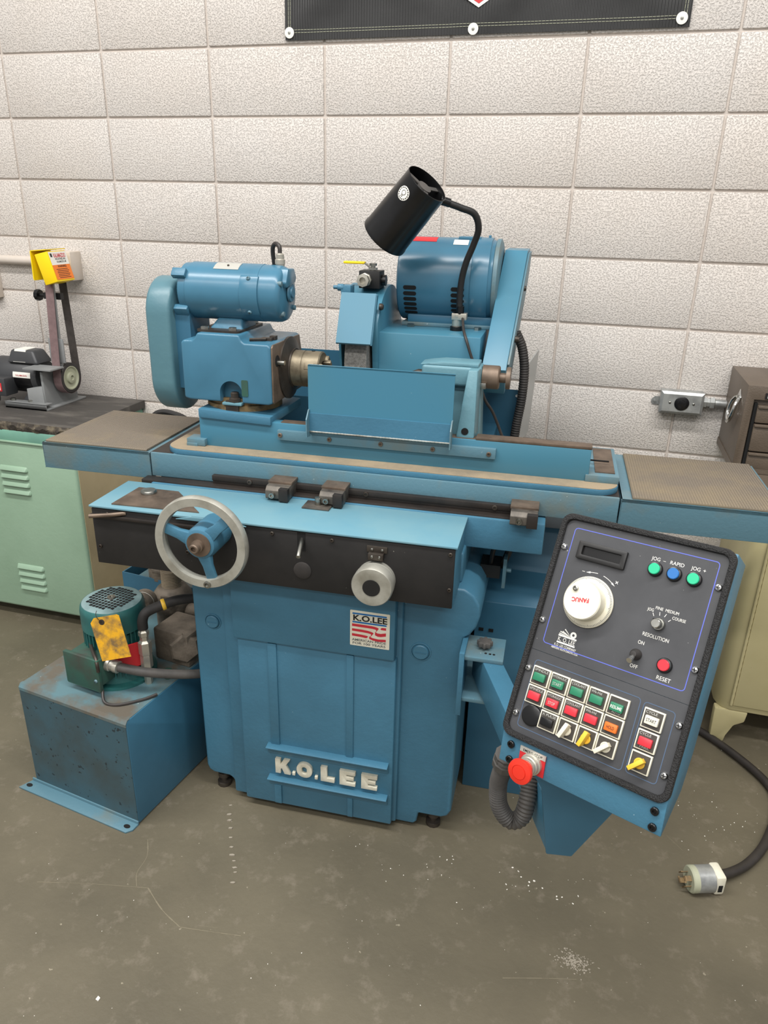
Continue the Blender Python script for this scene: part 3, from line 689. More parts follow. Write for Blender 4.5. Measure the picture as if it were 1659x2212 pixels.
# rear coolant sheets, clear shield, ribbed conduit
b = MB(); b.prism(rrect(-.27, .04, .955, 1.162, .004), 'y', .600, .603); rs = part('coolant_sheet', b, 'blue_deep', G)
b = MB(); b.box(-.30, .04, .47, .603, .950, .956); b.box(-.30, -.10, .468, .471, .95, 1.05); part('sheet_floor', b, 'blue_deep', rs)
b = MB(); b.prism([(.20, .93), (.425, .93), (.425, 1.07), (.415, 1.083), (.20, 1.083)], 'y', .600, .603); rs2 = part('coolant_sheet', b, 'blue_deep', G)
b = MB(); b.cyl((.408, .5998, 1.066), (.408, .5985, 1.066), .004, seg=12); part('sheet_hole', b, 'white', rs2)
b = MB(); b.hexa([(.418, .55, .935), (.421, .55, .935), (.447, .70, .935), (.444, .70, .935), (.424, .55, 1.155), (.427, .55, 1.155), (.456, .70, 1.185), (.453, .70, 1.185)]); part('clear_shield', b, 'clear_plastic', G)
b = MB(); b.tube([(.392, .56, 1.25), (.412, .56, 1.21), (.424, .555, 1.15), (.424, .55, 1.07), (.417, .55, 1.0), (.412, .55, .93)], .0135, 12, rib=(.007, .0014)); part('ribbed_conduit', b, 'rubber', G)
# limit-switch gear between base and rear cabinet
b = MB(); b.box(.375, .425, .16, .22, .70, .735); b.tube([(.40, .17, .735), (.405, .16, .78), (.42, .165, .82)], .006, 8); b.tube([(.425, .19, .72), (.44, .19, .76), (.45, .2, .82)], .009, 8); part('limit_switch', b, 'black', G)
b = MB(); b.box(.432, .440, .15, .19, .68, .76); b.cyl((.440, .165, .725), (.452, .165, .725), .006, seg=8); part('switch_bracket', b, 'blue_worn', G)
hose = MB(); hose.tube([(-.705, .505, .80), (-.702, .502, .90), (-.690, .50, .942), (-.662, .50, .958), (-.622, .50, .955), (-.585, .505, .940), (-.55, .52, .90), (-.535, .53, .80)], .0085, 10)

tag(part('hex_key', hk, 'dark_steel'), 'dark steel hex key and clamp lying on the headstock shoulder', 'hex key').matrix_basis = MX
tag(part('black_hose', hose, 'rubber'), 'short dark hose looping up behind the left tray mat', 'hose').matrix_basis = MX
# ribbed mats on the trays
def mat_obj(x0, x1, y0, y1, label):
    b = MB(); b.box(-(x1-x0)/2, (x1-x0)/2, -(y1-y0)/2, (y1-y0)/2, 0, .006)
    o = part('rubber_mat', b, 'ribbed_mat', None, bevel=0.0015, xf=MX @ T((x0+x1)/2, (y0+y1)/2, .9586))
    tag(o, label, 'mat', 'ribbed mats on the end trays')
mat_obj(-.796, -.500, .124, .452, 'ribbed brown rubber mat on the left end tray beside the headstock')
mat_obj(.706, 1.020, .124, .462, 'ribbed brown rubber mat on the right end tray near the brown tool chest')

# ================================================================== work lamp on the wheelhead
LP = thing('work_lamp', 'black gooseneck work lamp with cylindrical shade standing on the wheelhead', 'lamp', MX @ T(.235, .505, 1.254))
LI = T(.235, .505, 1.254).inverted()
b = MB(LI); b.rev([(.017, 0), (.017, .010), (.0155, .011), (0, .011)], (.235, .505, 1.254), (0, 0, 1), 24); part('rubber_foot', b, 'black_gloss', LP)
b = MB(LI); b.rev([(.0125, .010), (.0125, .034), (.014, .036), (.014, .046), (0, .046)], (.235, .505, 1.254), (0, 0, 1), 20); b.box(.222, .262, .492, .518, 1.283, 1.300); part('fitting', b, 'nickel', LP, bevel=0.002)
neck = [(.243, .502, 1.29), (.240, .50, 1.335), (.243, .495, 1.385), (.253, .488, 1.430), (.270, .48, 1.474), (.281, .47, 1.512), (.270, .458, 1.546), (.236, .443, 1.560), (.200, .428, 1.572)]
b = MB(LI); b.tube(neck, .0085, 12); part('gooseneck', b, 'black', LP)
b = MB(LI); b.cyl((.243, .502, 1.298), (.243, .502, 1.318), .0105, seg=16); part('ferrule', b, 'black_gloss', LP)
b = MB(LI); b.cyl((.21, .432, 1.570), (.188, .422, 1.576), .0105, seg=16); part('ferrule', b, 'black_gloss', LP)
top = Vector((.161, .388, 1.612)); bot = Vector((.048, .432, 1.487)); ax = (bot-top); Ls = ax.length
b = MB(LI); b.rev([(.0545, 0), (.056, .001), (.056, .004), (.061, Ls-.012), (.0625, Ls-.008), (.0625, Ls), (.0605, Ls), (.059, Ls-.01), (.054, .004), (.0545, 0)], top, ax, 56, caps=False)
sh = part('lamp_shade', b, 'black_gloss', LP)
d = ax.normalized(); a1 = d.orthogonal().normalized(); b1 = d.cross(a1)
b = MB(LI)
for k in range(3):
    t = 2*PI*k/3+.6; e = a1*math.cos(t)+b1*math.sin(t); f_ = d.cross(e)*.006
    p0 = top+d*.012; 
    b.hexa([p0+e*.012-f_, p0+e*.055-f_, p0+e*.055+f_, p0+e*.012+f_, p0+e*.012-f_+d*.003, p0+e*.055-f_+d*.003, p0+e*.055+f_+d*.003, p0+e*.012+f_+d*.003])
b.rev([(.018, .010), (.018, .016), (0, .016)], top, d, 20); part('shade_spider', b, 'hose_grey', sh)
b = MB(LI); b.rev([(0, .03), (.020, .03), (.022, .05), (.022, .10), (0, .10)], top, d, 24); part('lamp_socket', b, 'void', sh)
b = MB(LI); b.tube([(.252, .495, 1.288), (.259, .46, 1.270), (.268, .415, 1.262), (.278, .394, 1.245), (.292, .388, 1.21), (.312, .385, 1.165), (.335, .39, 1.10), (.36, .40, 1.06), (.395, .41, .98)], .0038, 8); part('lamp_cord', b, 'cord_black', LP)
# round sticker near the top of the shade, on the side facing the room
cand = max((Vector((a1*math.cos(t)+b1*math.sin(t))) for t in [i*2*PI/180 for i in range(180)]), key=lambda e: e.dot(Vector((-.22, -.95, .30))))
sc_ = top+d*.038; fx = d.cross(cand).normalized()
b = MB(LI)
ctr = None; rings = []
rr_ = .0165
pts = [sc_+cand*.0585]
grid = [[None]*13 for _ in range(4)]
def onshade(p, q):
    ang = q/.0575
    return sc_+d*p+(cand*math.cos(ang)+fx*math.sin(ang))*(.0575+.0012+.000026*0+ (p)*.03)
c0 = b.v(onshade(0, 0)); prev = None
for ri in range(1, 5):
    ring = [b.v(onshade(rr_*ri/4*math.sin(2*PI*i/24), rr_*ri/4*math.cos(2*PI*i/24))) for i in range(24)]
    for i in range(24):
        j = (i+1) % 24
        if prev is None: b.f([c0, ring[i], ring[j]])
        else: b.f([prev[i], ring[i], ring[j], prev[j]])
    prev = ring
stk = part('warning_sticker', b, 'white', sh)
b = MB(LI)
def curve_line(b, pts, wd):
    for (p0, q0), (p1, q1) in zip(pts, pts[1:]):
        dx, dy = p1-p0, q1-q0; L = math.hypot(dx, dy) or 1; nx, ny = -dy/L*wd/2, dx/L*wd/2
        V = []
        for p, q in ((p0+nx, q0+ny), (p1+nx, q1+ny), (p1-nx, q1-ny), (p0-nx, q0-ny)):
            ang = q/.0575
            V.append(b.v(sc_+d*p+(cand*math.cos(ang)+fx*math.sin(ang))*(.0592+p*.03)))
        b.f(V)
for k in range(16):
    t = 2*PI*k/16; curve_line(b, [(.0132*math.sin(t), .0132*math.cos(t)), (.0132*math.sin(t+.22), .0132*math.cos(t+.22))], .0025)
curve_line(b, [(.0055*math.sin(t)-.002, .0055*math.cos(t)) for t in [i*PI/8 for i in range(17)]], .001)
curve_line(b, [(.003, -.002), (.009, -.0015), (.009, .0015), (.003, .002)], .001)
part('sticker_print', b, 'print_black', stk, recalc=False)

# ================================================================== control console on its swing arm
CO = T(.41, .0, .60)
CON = thing('control_console', 'tilted black control panel in blue housing on a swing arm beside the grinder base', 'control panel', MX @ CO)
CI = CO.inverted()
ex = Vector((.884, -.464, .057)).normalized(); ey = Vector((.173, .438, .882)); ey = (ey-ex*ey.dot(ex)).normalized(); en = ex.cross(ey)
PM = Matrix((ex, ey, en)).transposed().to_4x4(); PM.translation = Vector((.634, -.499, .940))
PX = CI @ PM          # panel frame: x right, y up the panel, z out of it
def pmb(): return MB(PX)
b = pmb(); b.prism([(.1835, -.002), (.176, -.060), (-.11, -.066), (-.170, -.058), (-.2335, -.0165), (-.2335, -.0135), (-.186, -.001)], 'x', -.1345, .1345)
enc = part('enclosure', b, 'blue', CON, bevel=0.002)
b = pmb(); b.frame(rrect(-.1365, .1365, -.187, .187, .018, 6), rrect(-.127, .127, -.1775, .1775, .012, 6), 'z', -.004, .0085); part('edge_trim', b, 'bezel', CON, bevel=0.0035, seg=2)
b = pmb(); b.box(-.1275, .1275, -.0423, .178, -.003, .0012); up_ = part('upper_plate', b, 'console_black', CON)
b = pmb(); b.box(-.1275, .1275, -.178, -.0429, -.003, .0012); lo_ = part('lower_plate', b, 'console_black', CON)
def outline(x0, x1, y0, y1, m, parent, r=.006, wd=.0013):
    b = pmb(); b.frame(rrect(x0, x1, y0, y1, r), rrect(x0+wd, x1-wd, y0+wd, y1-wd, max(r-wd, .001)), 'z', .0011, .0015); part('border_line', b, m, parent)
outline(-.112, .1155, -.0275, .166, 'line_blue', up_)
outline(-.1145, .062, -.168, -.0565, 'line_dim', lo_); outline(.0665, .1135, -.166, -.0585, 'line_dim', lo_)
SCP = screw_mesh(.0058, .0045, 'pan')
STOZ = Matrix.Rotation(-PI/2, 4, 'X')
for x, y in ((-.1215, .131), (-.1225, .007), (-.1225, -.074), (-.1215, -.149), (.1215, .130), (.1215, .008), (.1215, -.074), (.1205, -.148)):
    link('plate_screw', SCP, ['chrome', 'void'], CON, PX @ T(x, y, .0012) @ RZ(x*40) @ STOZ)
# readout window
b = pmb(); b.frame(rrect(-.0965, -.0165, .1185, .1470, .001, 1), rrect(-.0885, -.0245, .1255, .1400, .001, 1), 'z', .0012, .0075); dsp = part('readout_frame', b, 'black', CON, bevel=0.0012)
b = pmb(); b.box(-.0885, -.0245, .1255, .1400, .001, .0022); part('readout_glass', b, 'black_gloss', dsp)
# pulse dial
dc = Vector((-.0565, .0555, .0012))
b = pmb(); b.rev([(.0400, 0), (.0405, .001), (.0405, .004), (.0385, .006), (.031, .0075), (.031, .007), (0, .007)], dc, (0, 0, 1), 64); dial = part('pulse_dial', b, 'cream', CON)
b = pmb(); b.rev([(.0300, .006), (.0300, .0285), (.0285, .0305), (0, .0305)], dc, (0, 0, 1), 56); part('dial_knob', b, 'cream', dial)
b = pmb()
for k in range(100):
    a = 2*PI*k/100; L = .0035 if k % 10 else .0055; w_ = .00035
    X = Matrix.Translation(dc) @ RZ(a)
    b2 = [X @ Vector(p) for p in ((.0388-L*.55, -w_, .0074), (.0396, -w_, .0060), (.0396, w_, .0060), (.0388-L*.55, w_, .0074))]
    b.f([b.v(p) for p in b2])
part('dial_ticks', b, 'print_grey', dial, recalc=False)
b = pmb(); b.rev([(.0042, 0), (.0042, .003), (.0025, .004), (.0025, .001), (0, .001)], dc+Vector((-.0135, .0155, .0305)), (0, 0, 1), 16); part('crank_socket', b, 'steel', dial)
tx = Vector((-.985, -.17, 0)); tyv = Vector((.17, -.985, 0))
b = pmb(); b.text('FANUC', dc+Vector((.0, .0035, .0307))-tx*.0115, tx, tyv, .0064, width=.0275, depth=.0001, offset=.035); part('dial_lettering', b, 'print_red', dial, recalc=False)
# round push buttons
def jewel(x, y, m, nm='round_button'):
    b = pmb(); b.rev([(.0112, 0), (.0112, .003), (.0104, .0055), (.0086, .006), (.0086, .003)], (x, y, .0012), (0, 0, 1), 28, caps=False); o = part(nm, b, 'black_gloss', CON)
    b = pmb(); b.rev([(.0085, .003), (.0085, .0085), (.0075, .0095), (0, .0095)], (x, y, .0012), (0, 0, 1), 24); part('lens', b, m, o)
jewel(.029, .1325, 'jewel_green'); jewel(.0575, .1325, 'jewel_blue'); jewel(.0865, .1325, 'jewel_green'); jewel(.080, .000, 'button_red')
b = pmb(); b.rev([(.0095, 0), (.0095, .004), (.0085, .006), (.0075, .006), (.0070, .018), (.006, .019), (0, .019)], (.056, .055, .0012), (0, 0, 1), 20); rs_ = part('resolution_knob', b, 'steel', CON)
b = pmb(); b.box(.0465, .056, .057, .0615, .002, .006); part('knob_pointer', b, 'black_gloss', rs_)
b = pmb(); b.rev([(.0085, 0), (.0085, .004), (.0075, .008), (.006, .012), (.0045, .015), (0, .016)], (.0365, .002, .0012), (0, 0, 1), 20); tg = part('toggle_boot', b, 'rubber', CON)
b = pmb(); b.cyl((.0365, .000, .012), (.0365, -.0085, .026), .0034, .0042, seg=12); part('toggle_tip', b, 'chrome', tg)
# printed legends
b = pmb(); Z_ = .00125
def tx_(s, x, y, h, wd=None, al='c', off=.0): b.text(s, (x, y, Z_), (1, 0, 0), (0, 1, 0), h, width=wd, depth=.0001, offset=off, align=al)
tx_('JOG', .0255, .1455, .0055, .013); tx_('\u2013', .0385, .1455, .0055); tx_('RAPID', .0575, .1455, .0055, .0205); tx_('JOG', .0845, .1455, .0055, .013); tx_('+', .097, .1455, .0055)
tx_('JOG', .0385, .0705, .0045, .0095); tx_('FINE', .0505, .0755, .0045, .011); tx_('MEDIUM', .0695, .0755, .0045, .0195); tx_('COURSE', .0815, .0675, .0045, .0195)
for p0, p1 in (((.0455, .0645), (.043, .069)), ((.0535, .0675), (.0525, .0725)), ((.0605, .0675), (.0625, .0725)), ((.0675, .0625), (.0705, .066))):
    dx = Vector((p1[0]-p0[0], p1[1]-p0[1], 0)).normalized(); nx = Vector((-dx.y, dx.x, 0))*.0004
    P0 = Vector((*p0, Z_+.0001)); P1 = Vector((*p1, Z_+.0001)); b.f([b.v(P0-nx), b.v(P1-nx), b.v(P1+nx), b.v(P0+nx)])
tx_('RESOLUTION', .0565, .0325, .0055, .039); tx_('ON', .0385, .0185, .0055, .0095); tx_('OFF', .0375, -.0185, .0055, .0115); tx_('RESET', .0835, -.0225, .006, .0205)
# minus / plus arrows above the dial
def arrow(cx, cy, r, a0, a1, head):
    n = 8; P = [Vector((cx+r*math.cos(a0+(a1-a0)*i/n), cy+r*math.sin(a0+(a1-a0)*i/n), Z_+.0001)) for i in range(n+1)]
    for p, q in zip(P, P[1:]):
        d_ = (q-p).normalized(); n_ = Vector((-d_.y, d_.x, 0))*.0004; b.f([b.v(p-n_), b.v(q-n_), b.v(q+n_), b.v(p+n_)])
    p, q = P[-2], P[-1]; d_ = (q-p).normalized(); n_ = Vector((-d_.y, d_.x, 0))
    b.f([b.v(q-n_*.0015), b.v(q+d_*.007), b.v(q+n_*.0015)])
arrow(dc.x, dc.y, .0475, math.radians(88), math.radians(103), 1); arrow(dc.x, dc.y, .0475, math.radians(76), math.radians(55), 1)
tx_('\u2013', -.0785, .0985, .006); tx_('\u00d7', -.022, .0935, .0075)
# maker's mark: wheel with sparks over lettered bars
lx, ly = -.0735, -.0135
def q4(x0, x1, y0, y1): b.f([b.v((lx+x0, ly+y0, Z_+.0001)), b.v((lx+x1, ly+y0, Z_+.0001)), b.v((lx+x1, ly+y1, Z_+.0001)), b.v((lx+x0, ly+y1, Z_+.0001))])
q4(-.0155, .0155, .0045, .0070); q4(-.0155, .0155, -.0065, -.0040)
tx_('K. O. LEE', lx, ly-.0030, .0065, .029)
n = 24; O_ = [b.v((lx+.0085+.0052*math.cos(2*PI*i/n), ly+.0118+.0052*math.sin(2*PI*i/n), Z_+.0001)) for i in range(n)]; I_ = [b.v((lx+.0085+.0021*math.cos(2*PI*i/n), ly+.0118+.0021*math.sin(2*PI*i/n), Z_+.0001)) for i in range(n)]
for i in range(n): b.f([O_[i], O_[(i+1) % n], I_[(i+1) % n], I_[i]])
for (px_, py_) in ((-.014, .0085), (-.013, .0115), (-.0095, .0125), (-.0065, .0165)):
    s0 = Vector((lx+.006, ly+.0072, Z_+.0001)); s1 = Vector((lx+px_, ly+py_, Z_+.0001)); d_ = (s1-s0).normalized(); n_ = Vector((-d_.y, d_.x, 0))*.0005
    b.f([b.v(s0), b.v(s1+n_*1.6), b.v(s1-n_*1.6)][::-1]); b.f([b.v(s1+Vector((.0011*math.cos(t), .0011*math.sin(t), 0))) for t in [i*PI/4 for i in range(8)]])
tx_('K.O. LEE COMPANY', lx+.0005, ly-.0122, .0042, .0370); tx_('ABERDEEN, SOUTH DAKOTA, U.S.A.', lx+.001, ly-.0170, .0030, .0460, off=.004)
part('printed_legends', b, 'white', CON, recalc=False)
# legend-plate push buttons
def unit(x, y, top, lens, lens_txt='', bottom='', sel=None, plate='black', txtcol='silver_print', lenscol='white'):
    b = pmb(); b.box(x-.0153, x+.0153, y-.0146, y+.0146, .001, .0062)
    name = 'selector_switch' if sel else 'push_button'
    o = part(name, b, 'cream', CON, bevel=0.0008)
    b = pmb(); b.box(x-.0132, x+.0132, y-.0126, y+.0126, .005, .0068); part('legend_plate', b, 'legend_grey', o)
    b = pmb()
    if top: b.text(top, (x-.0118, y+.0075, .00685), (1, 0, 0), (0, 1, 0), .0038, width=min(.0236, .0034*len(top)), depth=.0001, offset=.006)
    if bottom: b.text(bottom, (x, y-.0108, .00685), (1, 0, 0), (0, 1, 0), .0038, width=.0034*len(bottom), depth=.0001, offset=.006, align='c')
    if len(b.bm.verts): part('legend', b, txtcol, o, recalc=False)
    if sel:
        m_, ang = sel
        b = pmb(); b.rev([(.0080, .006), (.0080, .008), (.0072, .009), (.006, .009), (.006, .0085), (0, .0085)], (x, y-.0012, 0), (0, 0, 1), 24); part('selector_ring', b, m_, o)
        X = PX @ T(x, y-.0012, 0) @ RZ(math.radians(ang))
        b = MB(X); b.hexa([(-.011, -.0036, .008), (.010, -.0036, .008), (.010, .0036, .008), (-.011, .0036, .008), (-.0140, -.0032, .024), (.0115, -.0032, .024), (.0115, .0032, .024), (-.0140, .0032, .024)]); part('selector_knob', b, m_, o, bevel=0.0008)
    else:
        b = pmb(); b.box(x-.0098, x+.0098, y-.0075, y+.0050, .006, .0125); part('lens', b, lens, o, bevel=0.0012)
        if lens_txt:
            b = pmb(); b.text(lens_txt, (x, y-.0036, .01255), (1, 0, 0), (0, 1, 0), .0048, width=.0029*len(lens_txt), depth=.0001, offset=.008, align='c'); part('lens_lettering', b, lenscol, o, recalc=False)
XS = (-.0965, -.0642, -.0318, .0005, .0330)
for x, t, l in zip(XS, ('SPINDLE', 'HYDRAULIC', 'COOLANT', 'Wk-Hd'), ('', 'START', '', '')): unit(x, -.0805, t, 'button_green', l, lenscol='silver_print')
unit(XS[4], -.0805, '', 'button_green', 'RESUME', 'AUTO')
for x, t, l in zip(XS, ('SPINDLE', 'HYDRAULIC', 'COOLANT', 'Wk-Hd'), ('', 'STOP', '', '')): unit(x, -.1112, t, 'button_red', l, lenscol='silver_print')
unit(XS[4], -.1112, '', 'button_orange', 'HOLD', lenscol='print_black')
unit(XS[1], -.1420, 'X PULSE', 'black_gloss')
unit(XS[2], -.1420, '', None, sel=('cream', 250)); unit(XS[3], -.1420, '', None, sel=('knob_yellow', 253)); unit(XS[4]-.0008, -.1420, '', None, sel=('cream', 46))
unit(.0860, -.0800, 'CYCLE', 'cream', 'START', lenscol='print_black'); unit(.0855, -.1120, 'CYCLE', 'button_red', '', 'PARK'); unit(.0850, -.1440, '', None, sel=('knob_yellow', 46))
b = pmb(); b.rev([(.0170, 0), (.0165, .003), (.014, .004), (0, .004)], (-.0940, -.1440, .0012), (0, 0, 1), 32); part('blanking_plug', b, 'black_gloss', CON)
# skirt hardware: emergency stop and rivet-head screws
sy = Vector((0, .961, .276)); sn = Vector((0, -.276, .961)); so = Vector((0, -.186, 0))
SM = Matrix((Vector((1, 0, 0)), sy, sn)).transposed().to_4x4(); SM.translation = so; SX = PX @ SM
SCB = screw_mesh(.0062, .004, 'socket')
for x, y in ((-.116, -.015), (-.115, -.041), (.1205, -.015), (.1215, -.040)): link('housing_screw', SCB, 'black_gloss', CON, SX @ T(x, y, 0) @ STOZ)
b = MB(SX); b.box(-.0985, -.0530, -.046, -.010, 0, .0022); ep = part('stop_plate', b, 'red', CON)
b = MB(SX); b.box(-.0985, -.0530, -.0175, -.0085, .0002, .0026); part('stop_plate_strip', b, 'silver_print', ep)
b = MB(SX); b.text('EMERG. STOP', (-.0758, -.0155, .0027), (1, 0, 0), (0, 1, 0), .0042, width=.034, depth=.0001, offset=.006, align='c'); part('stop_lettering', b, 'print_black', ep, recalc=False)
ec_ = Vector((-.0745, -.030, .002))
b = MB(SX); b.rev([(.0175, 0), (.0175, .006), (.0155, .007), (.0155, .013), (.0140, .014), (.0140, .019), (.012, .020), (0, .020)], ec_, (0, 0, 1), 28); es = part('emergency_stop', b, 'nickel', CON)
b = MB(SX); b.rev([(.0115, .018), (.0115, .030), (.0195, .034), (.0205, .037), (.0195, .041), (.0120, .0425), (.0118, .0415), (.011, .0415), (.0108, .0428), (0, .0432)], ec_, (0, 0, 1), 36); part('mushroom_head', b, 'estop', es)
# swing arm
def amb(): return MB(CI)
b = amb(); L0 = Vector((.392, .0)); L1 = Vector((.578, -.490)); dv = (L1-L0).normalized(); pv = Vector((-dv.y, dv.x))*.046
if pv.x < 0: pv = -pv
A0 = L0-dv*.02; A1 = L1
q = [A0, A0+pv, A1+pv, A1]
b.hexa([(p.x, p.y, .503) for p in q]+[(p.x, p.y, .592) for p in q]); part('swing_arm', b, 'blue', CON, bevel=0.003)
b = amb(); b.prism([(.578, .503), (.622, .508), (.676, .618), (.720, .735), (.500, .735), (.556, .645)], 'y', -.497, -.44); part('arm_riser', b, 'blue_deep', CON, bevel=0.003)
b = amb(); b.hexa([(.620, -.515, .690), (.660, -.525, .690), (.690, -.49, .690), (.62, -.46, .690), (.612, -.520, .700), (.668, -.535, .700), (.70, -.49, .700), (.62, -.46, .700)]); part('support_plate', b, 'blue', CON, bevel=0.002)
b = amb(); b.box(.362, .460, -.060, .038, .592, .602); bp_ = part('bracket_plate', b, 'blue_worn', CON, bevel=0.001)
b = amb(); b.box(.362, .460, -.060, .10, .478, .488); part('bracket_plate', b, 'blue_worn', CON, bevel=0.001)
b = amb(); b.box(.360, .372, -.066, .035, .44, .612); part('bracket_flange', b, 'blue', CON, bevel=0.001)
b = amb()
b.prism([(.413+(.0165+.0025*math.cos(8*t))*math.cos(t), -.012+(.0165+.0025*math.cos(8*t))*math.sin(t)) for t in [2*PI*i/64 for i in range(64)]], 'z', .609, .622); b.cyl((.413, -.012, .602), (.413, -.012, .61), .008, seg=12); part('clamp_knob', b, 'hose_grey', bp_, bevel=0.002)
for k, (x, y) in enumerate(((.418, -.035), (.428, -.036), (.437, -.036))):
    b = amb(); b.cyl((x, y, .6015), (x, y, .6025), .0032, seg=10); part('bracket_hole', b, 'void', bp_)
b = amb(); b.tube([(.492, -.500, .700), (.488, -.475, .655), (.483, -.452, .600), (.488, -.446, .548), (.508, -.444, .515), (.529, -.442, .522), (.537, -.435, .555), (.540, -.40, .60)], .0165, 16, rib=(.0062, .0022)); part('flexible_conduit', b, 'hose_grey', CON)
b = amb(); b.rev([(.021, 0), (.021, .016), (.019, .018), (.019, .034)], (.490, -.485, .672), (.05, -.30, .95), 10); part('conduit_gland', b, 'hose_grey', CON)

# ================================================================== hydraulic power unit (left)
HX = T(-.088, -1.263, 0) @ RZ(math.radians(-8.6))
H = thing('hydraulic_power_unit', 'blue steel oil tank on the floor with a teal pump motor on top', 'hydraulic unit', HX)
b = MB(); b.prism([(0, .004), (.0, .328), (.006, .337), (.47, .337), (.47, .004)], 'x', -.373, 0)
tank = part('tank', b, ['blue_deep'], H, bevel=0.003)
b = MB(); b.prism([(-.0016, .320), (-.0016, .329), (.0058, .3385), (.014, .3385), (.014, .337), (.006, .336), (.0, .328), (.0, .320)], 'x', -.3725, -.0005); part('folded_edge', b, 'blue_tank_top', tank)
b = MB(); b.box(-.3715, -.0015, -.0012, .003, .006, .327); part('dirty_front', b, 'blue_tank', tank)
b = MB(); b.box(-.3705, -.0025, .008, .468, .3366, .3380); part('tank_lid', b, 'blue_tank_top', tank)
b = MB(); b.prism([(-.400, -.040), (-.012, -.040), (0, -.025), (0, 0), (-.385, 0)], 'z', 0, .005); b.box(-.385, 0, -.004, 0, 0, .014); fl = part('floor_flange', b, 'blue_worn', tank, bevel=0.001)
for x in (-.378, -.022):
    b = MB(); b.prism([(x+.010*math.cos(t), -.022+.0065*math.sin(t)) for t in [2*PI*i/16 for i in range(16)]], 'z', .0045, .0055); part('flange_slot', b, 'void', fl)
mo = Vector((-.170, .170, .338))
b = MB(); b.rev([(.098, 0), (.098, .008), (.080, .010), (.074, .030), (.074, .148), (0, .148)], mo, (0, 0, 1), 48); pm = part('pump_motor', b, 'teal', H)
for k in range(40):
    a = 2*PI*k/40; b = MB(Matrix.Translation(mo) @ RZ(a)); b.box(.070, .0825, -.0016, .0016, .032, .165); part('cooling_fin', b, 'teal', pm)
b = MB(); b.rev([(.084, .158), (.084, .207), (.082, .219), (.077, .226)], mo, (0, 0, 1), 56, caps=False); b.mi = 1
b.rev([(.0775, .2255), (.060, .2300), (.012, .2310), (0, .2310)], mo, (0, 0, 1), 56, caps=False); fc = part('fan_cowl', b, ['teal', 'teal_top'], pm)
b = MB()
for i in range(-6, 7):
    for j in range(-6, 7):
        x, y = i*.0105, j*.0105
        if math.hypot(x, y) < .060 and math.hypot(x, y) > .013:
            zz = .2312
            b.box(mo.x+x-.0038, mo.x+x+.0038, mo.y+y-.0038, mo.y+y+.0038, mo.z+.2296, mo.z+zz)
part('cowl_holes', b, 'void', fc)['kind'] = 'stuff'
b = MB(); b.rev([(.012, .2310), (.011, .235), (.005, .235), (.005, .232), (0, .232)], mo, (0, 0, 1), 20); part('cowl_boss', b, 'steel', fc)
b = MB(Matrix.Translation(mo) @ RZ(rad(-32))); b.box(.081, .087, -.035, .035, .055, .125); part('rating_plate', b, 'red', pm)
b = MB(); b.box(-.228, -.124, .054, .125, .372, .450); jb = part('junction_box', b, 'teal_dirty', H, bevel=0.003)
b = MB(); b.box(-.238, -.120, .045, .056, .360, .456); b.box(-.236, -.122, .045, .052, .358, .362); part('box_cover', b, 'teal_dirty', jb, bevel=0.003)
b = MB(); b.tube([(-.218, .118, .462), (-.200, .104, .462), (-.150, .066, .460), (-.130, .053, .456), (-.121, .046, .445), (-.119, .045, .425)], .0048, 8); part('cover_strap', b, 'dark_steel', jb)
link('cover_screw', SCREW_PAN, ['steel', 'void'], jb, T(-.132, .045, .392))
b = MB(); b.rev([(.018, 0), (.018, .010), (.0155, .012), (.0155, .022), (.017, .023), (.017, .034), (.012, .035)], (-.126, .085, .424), (1, .12, -.10), 14); part('conduit_nut', b, 'nickel', jb)
b = MB(); b.tube([(-.10, .088, .421), (-.03, .120, .405), (.035, .185, .378), (.075, .25, .356), (.11, .31, .345)], .0125, 12); part('power_conduit', b, 'hose_grey', H)
# hydraulic fitting and hose
fx = Vector((-.062, .160, .338))
b = MB(); b.rev([(.011, 0), (.011, .05), (.016, .052), (.016, .088), (.015, .092), (.0175, .094), (.0175, .130), (.0115, .136), (.0115, .148), (.014, .150), (.014, .162), (.010, .166), (.010, .18)], fx, (0, 0, 1), 6); ft = part('hose_coupling', b, 'nickel', H, smooth=0.3)
b = MB(); b.tube([fx+Vector((0, 0, .170)), fx+Vector((0, .002, .195)), fx+Vector((.006, .012, .214)), fx+Vector((.026, .04, .224)), fx+Vector((.06, .08, .232)), fx+Vector((.11, .13, .228)), fx+Vector((.16, .18, .215))], .0135, 14); part('rubber_hose', b, 'rubber', H)
b = MB(); b.rev([(.0142, 0), (.0155, .002), (.0155, .008), (.0142, .010)], fx+Vector((.030, .046, .2255)), (.65, .74, .18), 18, caps=False); part('yellow_band', b, 'knob_yellow', H)
b = MB(); b.box(-.125, -.005, .262, .37, .338, .440); mf = part('valve_manifold', b, 'grease', H, bevel=0.006)
b = MB(); b.rev([(.044, 0), (.044, .03), (.038, .036), (0, .036)], (-.035, .285, .395), (.62, -.75, .12), 6); part('hex_plug', b, 'grease', mf, smooth=0.3)
b = MB(); b.rev([(.010, 0), (.010, .014), (.014, .016), (.014, .024)], (-.03, .20, .338), (0, 0, 1), 8); part('drain_plug', b, 'teal_dirty', H)
b = MB(); b.rev([(.052, 0), (.052, .070), (.060, .075), (.062, .085), (.058, .120), (.044, .140), (.034, .146), (0, .146)], (-.185, .425, .338), (0, 0, 1), 28); flt = part('oil_filter', b, 'grease', H)
b = MB(); b.tube([(-.185, .425, .478+.06*i/60) for i in range(61)], .030, 20, n=1, rib=(.005, .002)); part('filter_neck', b, 'beige_dust', flt)
